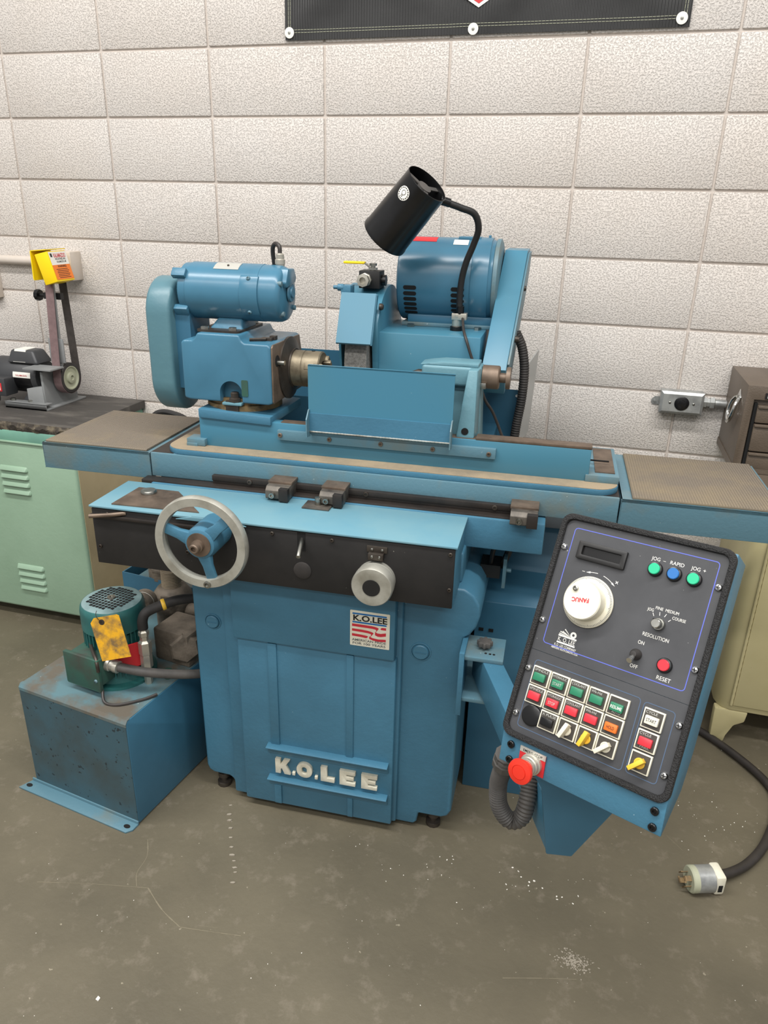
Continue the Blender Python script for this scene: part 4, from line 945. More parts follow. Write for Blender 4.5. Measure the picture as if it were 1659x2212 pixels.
b = MB(); b.cyl((-.150, .375, .455), (-.145, .362, .470), .007, seg=10); b.hexa([(-.175, .358, .466), (-.120, .362, .470), (-.120, .368, .470), (-.175, .364, .466), (-.172, .356, .482), (-.124, .360, .488), (-.124, .366, .488), (-.172, .362, .482)]); part('wing_tap', b, 'grease', flt, bevel=0.002)
b = MB(); b.cyl((-.130, .425, .415), (-.07, .425, .42), .020, seg=14); b.cyl((-.09, .425, .42), (-.04, .425, .43), .013, seg=10); part('filter_port', b, 'grease', flt)
b = MB(); b.rev([(.036, -.03), (.036, .03), (.03, .04), (0, .04)], (-.205, .318, .470), (.45, -.85, .25), 24); part('gauge_body', b, 'grease', H)
b = MB(); b.rev([(.0365, .012), (.0365, .016)], (-.205, .318, .470), (.45, -.85, .25), 24, caps=False); part('gauge_band', b, 'white', H)
b = MB(); b.tube([(-.125, .055, .362), (-.10, .035, .342), (-.06, .045, .342), (-.02, .09, .342), (.0, .12, .345)], .004, 8); part('thin_cable', b, 'cord_black', H)
# yellow inspection tag hanging on the motor
TQ = [Vector(p) for p in ((-.140, .070, .5640), (-.066, .100, .5780), (-.052, .088, .4720), (-.128, .057, .4480))]
# local frame of the tag
c_ = sum(TQ, Vector())/4
tu = (TQ[1]-TQ[0]+TQ[2]-TQ[3]).normalized(); tw = (TQ[0]-TQ[3]+TQ[1]-TQ[2]); tw = (tw-tu*tw.dot(tu)).normalized(); tn = tu.cross(tw)
XT = Matrix((tu, tw, tn)).transposed().to_4x4(); XT.translation = c_
w2, h2 = .040, .0595
b = MB(); b.prism([(-w2, -h2), (w2, -h2), (w2, h2-.004), (w2-.006, h2), (-w2+.012, h2), (-w2, h2-.012)], 'z', 0, .0008)
tg_ = tag(part('inspection_tag', b, 'tag_yellow', None, xf=HX @ XT), 'worn yellow cardboard tag wired to the teal pump motor', 'tag')
b = MB(); b.rev([(.0075, 0), (.0075, .0006), (.0035, .0008), (.0035, .0002)], (-.010, h2-.014, .0008), (0, 0, 1), 20); part('tag_eyelet', b, 'dark_steel', tg_)
b = MB(); b.tube([(-.010, h2-.014, .002), (-.016, h2-.002, .004), (-.020, h2+.008, .0), (-.026, h2+.012, -.02)], .0009, 6); part('tag_wire', b, 'dark_steel', tg_)

# ---- coolant tank further back
CX = T(-.36, -.545, 0) @ RZ(math.radians(-6))
C2 = thing('coolant_tank', 'tall blue coolant tank with grimy pump behind the pump motor', 'coolant tank', CX)
b = MB(); b.frame([(-.09, -.16), (.24, -.16), (.24, .20), (-.09, .20)], [(-.086, -.156), (.236, -.156), (.236, .196), (-.086, .196)], 'z', .004, .43); b.box(-.09, .24, -.16, .20, 0.0, .008); ct = part('tank_body', b, 'blue_deep', C2)
b = MB(); b.box(-.05, .235, -.15, .195, .405, .412); part('tank_lid', b, 'blue_tank_top', C2)
b = MB(); b.rev([(.05, 0), (.056, .01), (.056, .05), (.045, .06), (.036, .075), (.036, .10), (.042, .10), (.042, .15), (.03, .155), (0, .155)], (.045, -.105, .412), (0, 0, 1), 24); cp_ = part('coolant_pump', b, 'grease', C2)
b = MB(); b.tube([(.045+.0385*math.cos(t), -.105+.0385*math.sin(t), .518+.004*t/6.28) for t in [i*PI/8 for i in range(17*4)]], .0025, 6, n=1); part('hose_clip', b, 'beige_dust', cp_)
b = MB(); b.cyl((.075, -.16, .47), (.075, -.18, .47), .006, seg=8); b.hexa([(.05, -.182, .463), (.10, -.182, .468), (.10, -.178, .468), (.05, -.178, .463), (.05, -.182, .472), (.10, -.182, .480), (.10, -.178, .480), (.05, -.178, .472)]); part('valve_tap', b, 'grease', cp_, bevel=0.002)
b = MB(); b.rev([(.052, 0), (.052, .16)], (.045, -.105, .25), (0, 0, 1), 20); part('pump_sleeve', b, 'grease', cp_)

# ---- electrical cabinet behind the base, right
EX = MX @ T(.47, .195, 0)
E_ = thing('electrical_cabinet', 'dark blue floor cabinet standing behind the console arm', 'electrical cabinet', EX)
b = MB(); b.prism([(0, .0), (0, .612), (.10, .665), (.14, .78), (.40, .78), (.40, .0)], 'x', -.100, .22); part('cabinet_body', b, 'blue_deep', E_, bevel=0.002)
for x in (-.088, -.062): 
    b = MB(); b.box(x, x+.012, -.003, .001, .525, .533); part('vent_hole', b, 'void', E_)
b = MB(); b.tube([(-.045, .02, .38), (0.0, -.02, .37), (.035, -.05, .36)], .005, 8); part('cabinet_cable', b, 'cord_black', E_)

# ================================================================== left cabinet with bench top
LC = thing('steel_cabinet', 'mint green steel cabinet with louvres and black bench top by the wall', 'cabinet', T(-1.22, -.225, 0))
b = MB(); b.prism([(-.43, .050), (.43, .050), (.43, .748), (-.43, .748)], 'y', -.225, .222); cb = part('cabinet_body', b, ['mint'], LC, bevel=0.012, seg=3)
b = MB(); b.box(.4295, .4315, -.212, .22, .055, .75); part('side_panel', b, 'tan', cb)
b = MB(); b.box(-.435, .432, -.228, .222, .748, .79); part('drawer_rim', b, 'mint_rim', cb, bevel=0.004)
b = MB(); b.box(-.435, .433, -.232, -.222, .742, .750); part('rim_bead', b, 'mint', cb, bevel=0.003)
b = MB(); b.box(-.46, .445, -.225, .222, .789, .8205); wt = part('bench_top', b, 'bench_black', LC, bevel=0.002)
b = MB()
rr = random.Random(5); n = 60; top_ = [(-.46+.905*i/n) for i in range(n+1)]
P0 = [b.v((x, -.225, .8205)) for x in top_]; P1 = [b.v((x, -.228-rr.uniform(0, .010), .806+rr.uniform(-.006, .006))) for x in top_]; P2 = [b.v((x, -.226, .789+rr.uniform(-.008, .0))) for x in top_]
for i in range(n): b.f([P1[i], P1[i+1], P0[i+1], P0[i]]); b.f([P2[i], P2[i+1], P1[i+1], P1[i]])
part('worn_edge', b, 'bench_edge', wt)
lv = MB(); lv.hexa([(-.062, 0, -.010), (.062, 0, -.010), (.062, .004, .010), (-.062, .004, .010), (-.055, -.012, -.006), (.055, -.012, -.006), (.055, -.001, .010), (-.055, -.001, .010)])
lvm = lv.mesh('louvre', bevel=0.003)
for zz in (.642, .612, .582, .552): link('louvre', lvm, 'mint', cb, T(.164, -.226, zz))
for zz in (.238, .208, .178, .148): link('louvre', lvm, 'mint', cb, T(.164, -.226, zz))
for x in (-.40, .40):
    b = MB(); b.box(x-.03, x+.03, -.222, -.16, 0, .055); b.box(x-.03, x+.03, .16, .22, 0, .055); part('foot', b, 'mint', LC, bevel=0.004)

# ---- belt sander on the bench
SX0 = T(-1.10, -.16, .8206)
S = thing('belt_sander', 'small upright belt sander with yellow guard and black motor on the bench', 'belt sander', SX0)
SI = SX0.inverted()
def smb(): return MB(SI)
Zt = .8206
b = smb(); b.box(-1.195, -1.012, -.287, -.05, Zt, Zt+.006); b.box(-1.195, -1.012, -.287, -.283, Zt, Zt+.024); b.box(-1.195, -1.012, -.287, -.25, Zt+.02, Zt+.024); part('base_plate', b, 'sander_grey', S, bevel=0.001)
b = smb(); b.hexa([(-1.105, -.265, Zt+.022), (-1.035, -.265, Zt+.022), (-1.035, -.08, Zt+.006), (-1.04, -.08, Zt+.006), (-1.105, -.265, .895), (-1.045, -.255, .905), (-1.035, -.09, .90), (-1.04, -.09, .90)]); b.box(-1.045, -1.035, -.255, -.07, Zt, .96); part('frame_plate', b, 'sander_grey', S, bevel=0.001)
b = smb(); b.rev([(.03, 0), (.060, .003), (.066, .012), (.066, .20), (.062, .22), (.05, .23), (0, .23)], (-1.085, -.17, .925), (-1, 0, 0), 40); sm_ = part('sander_motor', b, 'motor_grey', S)
b = smb(); b.prism(circ(-1.145, .990, .020, 8, PI/2, PI)+[(-1.175, .982), (-1.095, .982)]+circ(-1.125, .990, .020, 8, 0, PI/2), 'y', -.215, -.135)
b = smb(); b.hexa([(-1.215, -.225, .978), (-1.075, -.225, .978), (-1.075, -.13, .978), (-1.215, -.13, .978), (-1.20, -.21, 1.028), (-1.10, -.21, 1.028), (-1.10, -.145, 1.028), (-1.20, -.145, 1.028)]); cap = part('capacitor_cover', b, 'motor_grey', sm_, bevel=0.010, seg=3)
b = smb(); b.hexa([(-1.185, -.2225, .984), (-1.130, -.2225, .984), (-1.130, -.21, .984), (-1.185, -.21, .984), (-1.182, -.2085, 1.0295), (-1.132, -.2085, 1.0295), (-1.132, -.150, 1.0295), (-1.182, -.150, 1.0295)]); part('cover_label', b, 'white', cap)
sc2 = Vector((0, -.17, .925))
part('plate_print', arc_shell(-1.182, -1.108, sc2, .0661, .0672, rad(175), rad(235), 10), 'black_gloss', sm_).data.transform(SI)
part('brand_plate', arc_shell(-1.184, -1.106, sc2, .0661, .0680, rad(160), rad(178), 6), 'white', sm_).data.transform(SI)
b = smb(); X0 = Vector((-1.145, sc2.y+.0686*math.cos(rad(170)), sc2.z+.0686*math.sin(rad(170))-.004)); b.text('KALAMAZOO', X0, (1, 0, 0), (0, -.17, .985), .007, width=.05, depth=.0003, offset=.01, align='c'); part('brand_lettering', b, 'print_red', sm_, recalc=False)
b = smb(); b.box(-1.245, -1.185, -.285, -.22, .862, .930); sb_ = part('switch_box', b, 'motor_grey', S, bevel=0.004)
b = smb(); b.box(-1.232, -1.200, -.2865, -.284, .880, .912); part('switch_plate', b, 'red', sb_, bevel=0.001)
b = smb(); b.box(-1.227, -1.205, -.288, -.286, .885, .907); part('switch_rocker', b, 'white', sb_)
b = smb(); b.tube([(-1.235, -.27, .862), (-1.225, -.285, .845), (-1.26, -.29, .835), (-1.33, -.27, .832)], .006, 8); part('sander_cord', b, 'cord_black', S)
b = smb(); b.hexa([(-1.170, -.232, Zt+.006), (-1.110, -.232, Zt+.006), (-1.110, -.12, Zt+.006), (-1.170, -.12, Zt+.006), (-1.155, -.20, .868), (-1.125, -.20, .868), (-1.125, -.14, .868), (-1.155, -.14, .868)]); part('motor_foot', b, 'motor_grey', sm_, bevel=0.004)
for x in (-1.178, -1.098):
    link('foot_bolt', BOLT_HEX, 'steel', sm_, SI @ T(x, -.262, Zt+.024) @ UPR)
# contact wheel
wcn = Vector((-1.028, -.148, .922))
b = smb(); b.rev([(.030, .0), (.056, .0), (.058, .002), (.058, .034), (.056, .036), (.046, .037), (.045, .030)], wcn, (1, 0, 0), 48, caps=False); cw = part('contact_wheel', b, 'rubber', S)
b = smb(); b.rev([(.0455, .030), (.0455, .036), (.042, .0365), (.036, .031), (.022, .030), (.020, .038), (.010, .040), (.009, .034), (0, .034)], wcn, (1, 0, 0), 40); part('wheel_hub', b, 'hub_green', cw)
# sanding belt: one closed loop over the contact wheel and the idler
idc = Vector((-1.028, -.150, 1.33)); ra, rbm = .0595, .024
loop = []
for i in range(17): a = PI+PI*i/16; loop.append((wcn.y+ra*math.cos(a), wcn.z+ra*math.sin(a)))
for i in range(13): a = 0+PI*i/12; loop.append((idc.y+.010+rbm*1.45*math.cos(a), idc.z+rbm*math.sin(a)))
cxm = sum(p[0] for p in loop)/len(loop)
inner = [(p[0]+(0.0015 if p[0] < wcn.y else -0.0015), p[1]) for p in loop]
b = smb(); b.frame(loop, inner, 'x', wcn.x+.001, wcn.x+.035); sbelt = part('sanding_belt', b, ['belt_red', 'belt_back'], S)
for p_ in sbelt.data.polygons:
    if p_.center.y > -.150+.16 and p_.center.z > .925-.82: p_.material_index = 1
b = smb(); b.cyl((wcn.x+.002, idc.y+.008, idc.z), (wcn.x+.033, idc.y+.008, idc.z), .022, seg=24); part('idler_wheel', b, 'rubber', S)
b = smb(); b.hexa([(-1.022, -.182, .95), (-1.000, -.182, .95), (-1.000, -.172, .95), (-1.022, -.172, .95), (-1.022, -.166, 1.33), (-1.000, -.166, 1.33), (-1.000, -.158, 1.33), (-1.022, -.158, 1.33)]); part('upright_bar', b, 'sander_grey', S)
b = smb(); b.box(-1.046, -.982, -.183, -.177, .985, 1.075); part('platen', b, 'sander_grey', S, bevel=0.001)
b = smb(); b.box(-1.095, -.975, -.282, -.205, .972, .977); part('work_rest', b, 'sander_grey', S)
b = smb(); b.rev([(.020+.003*0, 0), (.021, .004), (.021, .014), (.014, .020), (0, .020)], (-1.078, -.150, 1.227), (-1, 0, 0), 10); tk = part('tension_knob', b, 'black_gloss', S)
b = smb(); b.cyl((-1.080, -.150, 1.227), (-1.05, -.150, 1.227), .0055, seg=10); b.box(-1.058, -.984, -.158, -.140, 1.215, 1.238); part('tension_stud', b, 'black', tk)
# yellow guard
A, B_, Cc, D = Vector((-1.033, -.205, 1.374)), Vector((-.980, -.205, 1.387)), Vector((-.951, -.205, 1.284)), Vector((-1.003, -.205, 1.269))
E2, F2 = Vector((-.983, -.10, 1.387)), Vector((-.955, -.10, 1.284))
b = smb(); b.hexa([D, Cc, F2, D+(F2-Cc), A, B_, E2, A+(E2-B_)]); yg = part('belt_guard', b, 'yellow', S, bevel=0.002)
b = smb(); lft = A+Vector((-.012, -.004, .011)); b.hexa([lft+Vector((-.004, 0, -.095)), lft+Vector((.0, .0, -.10)), lft+Vector((.008, .10, -.10)), lft+Vector((.004, .10, -.095)), lft+Vector((-.002, 0, 0)), lft+Vector((.002, 0, 0)), lft+Vector((.008, .10, 0)), lft+Vector((.004, .10, 0))])
b.hexa([lft, B_+Vector((0, -.004, .004)), E2+Vector((.002, 0, .004)), lft+Vector((.004, .10, 0)), lft+Vector((0, 0, .003)), B_+Vector((0, -.004, .007)), E2+Vector((.002, 0, .007)), lft+Vector((.004, .10, .003))]); part('guard_wing', b, 'yellow', yg)
gxd = (E2-B_).normalized(); gyd = (B_-Cc); gw_ = (E2-B_).length; gh_ = gyd.length; gyd = gyd.normalized(); gnd = gxd.cross(gyd).normalized()
def gq(u, v, k): return Cc+(F2-Cc)*u+((B_-Cc)*(1-u)+(E2-F2)*u)*v+gnd*k
def gquad(u0, u1, v0, v1, k): return [gq(u0, v0, k), gq(u1, v0, k), gq(u1, v1, k), gq(u0, v1, k)]
b = smb(); b.f([b.v(p) for p in gquad(.04, .98, .54, .97, .0012)]); part('white_label', b, 'white', yg, recalc=False)
b = smb(); b.f([b.v(p) for p in gquad(.04, .98, .06, .54, .0012)]); part('orange_label', b, 'orange', yg, recalc=False)
b = smb(); b.text('KALAMAZOO', gq(.27, .78, .0014), gxd, gyd, .014, width=.066, depth=.0001, offset=.03); part('label_name', b, 'print_red', yg, recalc=False)
b = smb(); b.text('INDUSTRIES, INC.', gq(.30, .70, .0014), gxd, gyd, .0065, width=.06, depth=.0001, offset=.02); b.text('KALAMAZOO, MI', gq(.34, .61, .0014), gxd, gyd, .0065, width=.052, depth=.0001, offset=.02)
b.text('WARNING:', gq(.30, .455, .0014), gxd, gyd, .008, width=.05, depth=.0001, offset=.02)
for k in range(6): b.f([b.v(p) for p in gquad(.18+.03*(k % 2), .84-.05*((k+1) % 2), .385-.055*k, .395+.010-.055*k, .0014)])
b.f([b.v(p) for p in gquad(.10, .20, .80, .92, .0014)]); part('label_print', b, 'print_black', yg, recalc=False)

# ---- wall hardware on the left
b = MB(); b.box(-1.10, -.993, -.062, .004, 1.274, 1.379); tag(part('junction_box', b, 'wall_painted', bevel=0.004), 'cream painted junction box on the wall behind the yellow sander guard', 'junction box')
b = MB(); b.cyl((-2.2, -.018, 1.337), (-1.098, -.018, 1.337), .0165, seg=20); b.cyl((-1.15, -.018, 1.337), (-1.12, -.018, 1.337), .019, seg=20); tag(part('conduit_pipe', b, 'wall_painted'), 'cream painted pipe running along the wall to the junction box', 'pipe')
b = MB(); b.box(-1.52, -1.376, -.035, .004, 1.19, 1.30); tag(part('wall_switch_box', b, 'wall_painted', bevel=0.004), 'grey white box on the wall at the left edge under the pipe', 'switch box')

# ================================================================== right cabinet and tool chest
RX = T(1.44, -.43, 0)
RC = thing('utility_cabinet', 'cream yellow steel cabinet with piano hinge door and curved feet', 'cabinet', RX)
pol = [(0.0, .424), (0, .05), (.008, .025), (.022, .008), (.045, 0), (.86, 0), (.86, .424)]
b = MB(); b.prism(pol, 'z', .128, .850); rcb = part('cabinet_body', b, 'cabinet_cream', RC, bevel=0.004)
b = MB(); b.box(.048, .80, -.006, .002, .150, .812); part('cabinet_door', b, 'cabinet_cream', RC, bevel=0.002)
b = MB(); b.tube([(.043, -.004, .150+.66*i/120) for i in range(121)], .0050, 8, n=1, rib=(.022, .0008)); part('piano_hinge', b, 'cabinet_cream', RC)
for x0, sgn in ((.0, 1), (.86, -1)):
    for y in (.0, .39):
        b = MB(); f_ = [(0, .128), (0.002, .06), (.004, .004), (.046, .004), (.050, .03), (.066, .072), (.094, .090), (.098, .128)]
        b.prism([(x0+sgn*p, q) for p, q in f_], 'y', y, y+.032); part('cabinet_foot', b, 'cabinet_cream', RC, bevel=0.006)
b = MB(); b.box(-.01, .87, -.012, .424, .850, .862); part('cabinet_top', b, 'chest_brown', RC, bevel=0.002)
# tool chest
TX = T(1.368, -.305, .8635)
TC = thing('tool_chest', 'dark brown steel tool chest with chrome ring handle on the cream cabinet', 'tool chest', TX)
b = MB(); b.frame([(0, 0), (.66, 0), (.66, .255), (0, .255)], [(.022, .012), (.638, .012), (.638, .215), (.022, .215)], 'y', 0, .30); b.box(.003, .657, .014, .297, .002, .2535); part('chest_body', b, 'chest_brown', TC, bevel=0.0015)
b = MB(); b.box(-.002, .662, -.002, .302, .0, .022); part('chest_plinth', b, 'chest_brown', TC)
for z0, z1 in ((.150, .200), (.066, .146), (.014, .062)):
    b = MB(); b.box(.034, .626, -.003, .02, z0, z1); d_ = part('drawer', b, 'chest_brown', TC, bevel=0.003)
    b = MB(); b.box(.035, .625, -.008, .0, z1-.008, z1); part('drawer_pull', b, 'chest_brown', d_, bevel=0.002)
b = MB(); b.box(.026, .034, .002, .014, .015, .205); part('drawer_gap', b, 'void', TC)
b = MB(); b.box(.048, .15, -.003, .001, .220, .236); pl_ = part('name_plate', b, 'black', TC)
b = MB(); b.text('K', (.054, -.0032, .2225), (1, 0, 0), (0, 0, 1), .011, depth=.0003, offset=.03); part('name_lettering', b, 'white', pl_, recalc=False)
b = MB(); b.prism([(.06, .205), (.085, .187), (.11, .205), (.085, .226)], 'x', -.004, 0); hd = part('handle_plate', b, 'chrome', TC, bevel=0.001)
b = MB(); b.tube([(-.006, .068, .200), (-.014, .056, .182), (-.020, .058, .150), (-.022, .085, .128), (-.020, .112, .150), (-.014, .114, .182), (-.006, .102, .200)], .0060, 10); part('handle_ring', b, 'chrome', hd)
b = MB(); b.hexa([(0, 0, 0), (.30, 0, 0), (.30, .10, 0), (.004, .10, 0), (-.004, .003, .052), (.30, .002, .052), (.30, .098, .052), (.006, .098, .052)])
tag(part('plywood_block', b, 'wood', bevel=0.002, xf=T(1.462, -.175, 1.1187)), 'rough plywood offcut lying on top of the brown tool chest', 'plywood')

# ---- outlet on the wall
OX = T(1.232, 0, .994)
OU = thing('wall_outlet', 'galvanised steel outlet box with round black twist lock socket on the wall', 'outlet', OX)
b = MB(); b.box(-.066, .066, -.043, .003, -.036, .036); part('outlet_box', b, 'galv', OU, bevel=0.004)
b = MB(); b.hexa([(-.066, -.043, -.036), (.066, -.043, -.036), (.066, -.043, .036), (-.066, -.043, .036), (-.058, -.049, -.028), (.058, -.049, -.028), (.058, -.049, .028), (-.058, -.049, .028)]); part('cover_plate', b, 'galv', OU)
b = MB(); b.rev([(.0225, 0), (.0225, .002), (.020, .0035), (0, .0035)], (0, -.049, 0), (0, -1, 0), 32); so_ = part('socket', b, 'black_gloss', OU)
for k in range(4):
    a = PI/2*k+.4; b = MB(T(0, -.0525, 0) @ Matrix.Rotation(a, 4, 'Y')); b.box(.010, .0125, -.0006, .001, -.005, .005); part('socket_slot', b, 'void', so_)
for x in (-.036, .036): link('plate_screw', screw_mesh(.004, .002, 'pan'), ['steel', 'void'], OU, T(x, -.049, 0))
b = MB(); b.prism([(-.090, -.012), (-.086, -.018), (-.064, -.018), (-.064, .008), (-.080, .008), (-.090, -.002)], 'y', -.004, .003); b.cyl((-.080, -.004, -.006), (-.080, -.008, -.006), .004, seg=10); part('mounting_ear', b, 'galv', OU)
b = MB(); b.rev([(.017, 0), (.017, .010), (.014, .011), (.014, .020), (.019, .021), (.019, .034), (.015, .036)], (.066, -.022, .004), (1, 0, 0), 6); part('connector_nut', b, 'galv', OU)
b = MB(); b.cyl((.098, -.022, .004), (.75, -.022, .004), .0125, seg=18); part('conduit', b, 'galv', OU)

# ---- banner
b = MB(); nx, nz = 60, 16; bx0, bx1, bz0, bz1 = -.128, 1.083, 2.043, 2.60
rr = random.Random(11)
def by(x, z):
    u = (x-bx0)/(bx1-bx0)
    y = -.006
    for cx_, s_ in ((.0, 1), (.495, 1), (.98, 1)):
        d1 = abs((u-cx_)*1.2-(z-bz0)*1.1*(1 if cx_ < .9 else -1)); y -= .010*math.exp(-(d1/.05)**2)*min(1, (z-bz0)*9+.02)
        d2 = abs((u-cx_)*1.2+(z-bz0)*1.5); y -= .006*math.exp(-(d2/.04)**2)*min(1, (z-bz0)*7+.02)
    return y
gv = [[b.v((bx0+(bx1-bx0)*i/nx, by(bx0+(bx1-bx0)*i/nx, bz0+(bz1-bz0)*j/nz), bz0+(bz1-bz0)*j/nz)) for i in range(nx+1)] for j in range(nz+1)]
for j in range(nz):
    for i in range(nx): b.f([gv[j][i], gv[j][i+1], gv[j+1][i+1], gv[j+1][i]])
gb = [[b.v((v.co.x, min(v.co.y+.0015, -.001), v.co.z)) for v in row] for row in gv]
for j in range(nz):
    for i in range(nx): b.f([gb[j][i], gb[j+1][i], gb[j+1][i+1], gb[j][i+1]])
m_ = mat('banner_vinyl', rgb(58, 58, 58), 0.42, col2=rgb(48, 48, 48), vscale=5)
nt = m_.node_tree; N = nt.nodes; L_ = nt.links
wv = N.new('ShaderNodeTexWave'); wv.inputs['Scale'].default_value = 36; L_.new(N.new('ShaderNodeNewGeometry').outputs['Position'], wv.inputs['Vector'])
bpn = N.new('ShaderNodeBump'); bpn.inputs['Distance'].default_value = .0025; L_.new(wv.outputs['Fac'], bpn.inputs['Height']); L_.new(bpn.outputs['Normal'], N['Principled BSDF'].inputs['Normal'])
BN = tag(part('wall_banner', b, 'banner_vinyl', smooth=1.2), 'black vinyl banner screwed to the top of the block wall', 'banner')
for x, z in ((-.113, 2.063), (.474, 2.056), (1.060, 2.064)):
    y0 = by(x, z)-.0008
    b = MB(); b.rev([(.0155, 0), (.0155, .0012), (.005, .002), (0, .002)], (x, y0, z), (0, -1, 0), 28); gm = part('washer', b, 'white', BN)
    b = MB(); b.rev([(.0045, 0), (.004, .002), (0, .0025)], (x, y0-.002, z), (0, -1, 0), 10); part('washer_screw', b, 'steel', gm)
for dz in (.018, .025):
    b = MB()
    for k in range(110):
        x = bx0+.022+(bx1-bx0-.05)*k/110; x2 = x+.0088
        z0 = bz0+dz+.002; b.f([b.v((x, by(x, z0)-.0012, z0-.0006)), b.v((x2, by(x2, z0)-.0012, z0-.0006)), b.v((x2, by(x2, z0)-.0012, z0+.0006)), b.v((x, by(x, z0)-.0012, z0+.0006))])
    for k in range(40):
        z = bz0+.03+.5*k/40
        for xs_ in (bx0+dz-.006, bx1-dz+.006): b.f([b.v((xs_-.0006, by(xs_, z)-.0012, z)), b.v((xs_+.0006, by(xs_, z)-.0012, z)), b.v((xs_+.0006, by(xs_, z)-.0012, z+.0112)), b.v((xs_-.0006, by(xs_, z)-.0012, z+.0112))])
    part('stitching', b, 'hub_green', BN, recalc=False)
def badge(nm, s_, k, m):
    cx_, tip = .487, 2.109
    b = MB(); b.f([b.v((cx_+px*s_, by(cx_, 2.13)-.004-k, tip+(1-s_)*.05+pz*s_)) for px, pz in ((0, 0), (.05, .030), (.066, .08), (.066, .20), (-.066, .20), (-.066, .08), (-.05, .030))]); part(nm, b, m, BN, recalc=False)
badge('badge_border', 1.0, .0, 'white'); badge('badge_field', .80, .0008, 'red')

# ================================================================== power cord and plug on the floor
PC = thing('power_cord', 'thick black power cord with a large pale plug lying on the floor', 'power cord', T(1.40, -1.01, 0))
PI_ = T(1.40, -1.01, 0).inverted()
b = MB(PI_); b.tube([(1.395, -1.012, .030), (1.43, -.985, .020), (1.482, -.932, .0135), (1.535, -.85, .0135), (1.585, -.72, .0135), (1.590, -.62, .0135), (1.530, -.518, .0135), (1.42, -.405, .0135), (1.33, -.36, .0135), (1.20, -.37, .0135), (1.09, -.46, .0135), (1.02, -.54, .0135), (.98, -.57, .03)], .0118, 12); part('cord', b, 'cord_black', PC)
pa = Vector((1.322, -1.050, .0325)); pd = Vector((.076, .026, 0)).normalized()
b = MB(PI_); b.rev([(0, 0), (.030, .0), (.0325, .003), (.0325, .016), (.030, .018)], pa, pd, 32); pg = part('plug_face', b, 'hub_green', PC)
b = MB(PI_); b.rev([(.029, .014), (.0325, .016), (.0325, .056), (.030, .057)], pa, pd, 32); part('plug_body', b, 'galv', PC)
X = PI_ @ Matrix.Translation(pa) @ RZ(math.atan2(pd.y, pd.x))
b = MB(X); b.box(.056, .082, -.026, .026, -.028, .028); part('cord_clamp', b, 'cream', PC, bevel=0.006)
b = MB(X); b.box(.064, .074, -.0275, -.0255, -.016, .004); part('clamp_screw', b, 'void', pg)
for a in (0.6, 2.2, 3.7, 5.3):
    b = MB(X @ Matrix.Rotation(a, 4, 'X')); b.box(-.019, .002, .0155, .0175, -.006, .006); b.box(-.019, -.015, .0155, .0175, -.006, .010); part('plug_blade', b, 'brass_dirt', pg)

# ---- chips, dust and scrapings scattered over the floor
b = MB(); rf = random.Random(21)
def blocked(x, y):
    # footprints of things standing on the floor: tank, machine base, cabinets
    if -.52 < x < .10 and -1.36 < y < -.70 and (x > -.50): return True
    if 0.0 < x < .80 and -1.12 < y < -.5: return True
    if x > 1.41 and y > -.46: return True
    if x < -.76 and y > -.47: return True
    return False
def chip(x, y, s, rot=None, st=None):
    if blocked(x, y): return
    n = rf.randint(4, 6); a0 = rf.uniform(0, 6.28); st = st or rf.uniform(.4, 1); an = rf.uniform(0, 3.14) if rot is None else rot
    P = []
    for k in range(n):
        a = a0+2*PI*k/n; r = s*rf.uniform(.6, 1); px, py = r*math.cos(a), r*math.sin(a)*st
        P.append((x+px*math.cos(an)-py*math.sin(an), y+px*math.sin(an)+py*math.cos(an)))
    b.prism(P, 'z', .0002, .0004+s*rf.uniform(.12, .4))
for k in range(380): chip(rf.uniform(-.9, 1.9), rf.uniform(-1.95, -.2), rf.choice((.0007, .0008, .0009, .0011, .0015)))
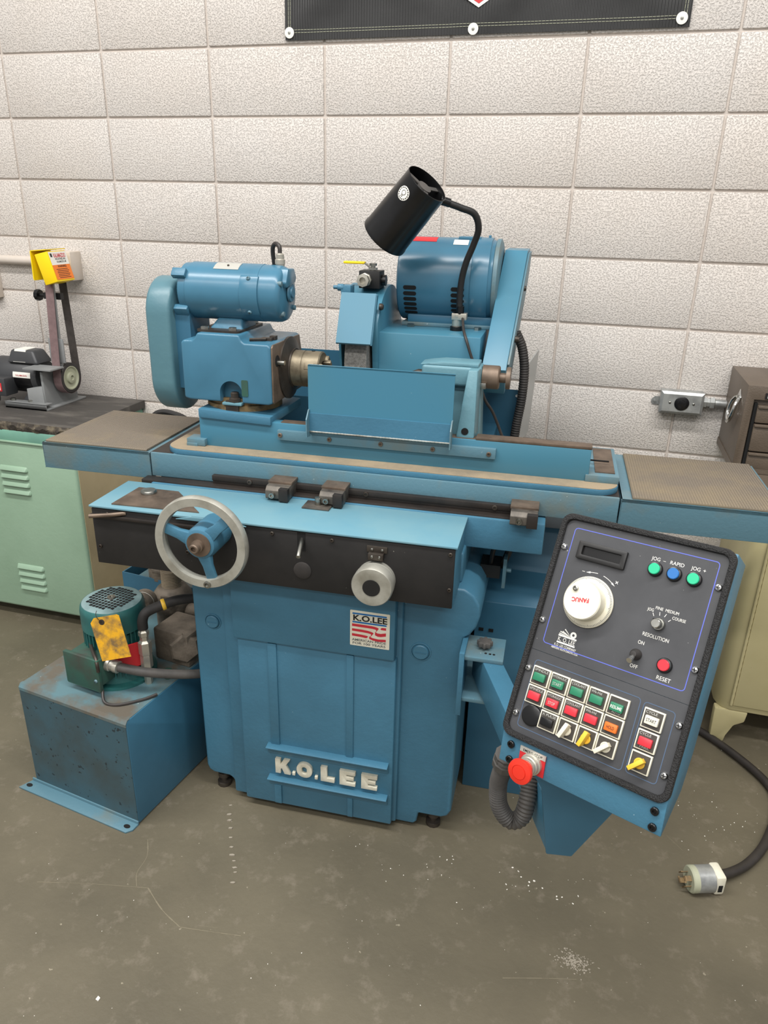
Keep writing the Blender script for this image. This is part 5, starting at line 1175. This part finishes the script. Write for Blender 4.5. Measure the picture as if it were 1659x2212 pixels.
for (cx, cy, sx_, sy_, n, s) in ((1.40, -.80, .16, .14, 34, .0019), (1.31, -.74, .06, .05, 6, .0030), (.935, -1.155, .06, .05, 12, .0030), (1.03, -1.165, .05, .04, 5, .0034), (.724, -1.135, .03, .02, 5, .0030), (.62, -1.20, .2, .06, 16, .0016)):
    for k in range(n): chip(rf.gauss(cx, sx_*.5), rf.gauss(cy, sy_*.5), s*rf.uniform(.5, 1.3))
chip(.097, -1.705, .006)
tag(part('paint_chips', b, 'chip', None), 'small white flakes and chips scattered over the floor', 'debris', kind='stuff')
b = MB()
for k in range(260): chip(rf.gauss(1.060, .017), rf.gauss(-1.332, .011), rf.uniform(.0012, .0034))
tag(part('spilled_grit', b, 'chip_dull', None), 'small patch of pale grit on the floor in front of the console', 'grit', kind='stuff')
b = MB()
SPT = [(.115, -1.128), (.127, -1.16), (.138, -1.18), (.152, -1.204), (.166, -1.232), (.183, -1.26), (.197, -1.284), (.209, -1.299), (.220, -1.317), (.228, -1.33), (.236, -1.360)]
for x, y in SPT: chip(x, y, .0085*rf.uniform(.7, 1.2), .35, .45)
tag(part('scrape_marks', b, 'chip_dull', None), 'row of pale scrape marks on the floor below the machine door', 'scrape marks', kind='stuff')
b = MB()
def scratch(pts, w):
    P = spline([(x, y, 0) for x, y in pts], 5)
    for p, q in zip(P, P[1:]):
        d_ = (q-p).normalized(); n_ = Vector((-d_.y, d_.x, 0))*w*rf.uniform(.5, 1.2)
        b.f([b.v(v_+Vector((0, 0, .0004))) for v_ in (p-n_, q-n_, q+n_, p+n_)])
scratch([(-.039, -1.300), (-.010, -1.35), (-.006, -1.401), (.016, -1.437)], .0010); scratch([(-.224, -1.496), (-.091, -1.462), (.045, -1.433)], .0007)
scratch([(.045, -1.433), (.110, -1.477), (.174, -1.506)], .0014); scratch([(.174, -1.506), (.242, -1.497), (.319, -1.486)], .0009); scratch([(.215, -1.490), (.259, -1.483)], .0008)
scratch([(.91, -1.415), (.993, -1.391), (1.066, -1.372)], .0009); scratch([(1.287, -.884), (1.324, -.926)], .0009)
tag(part('floor_scratches', b, 'scratch', None, recalc=False), 'thin pale scratch lines on the floor near the oil tank', 'scratches', kind='stuff')
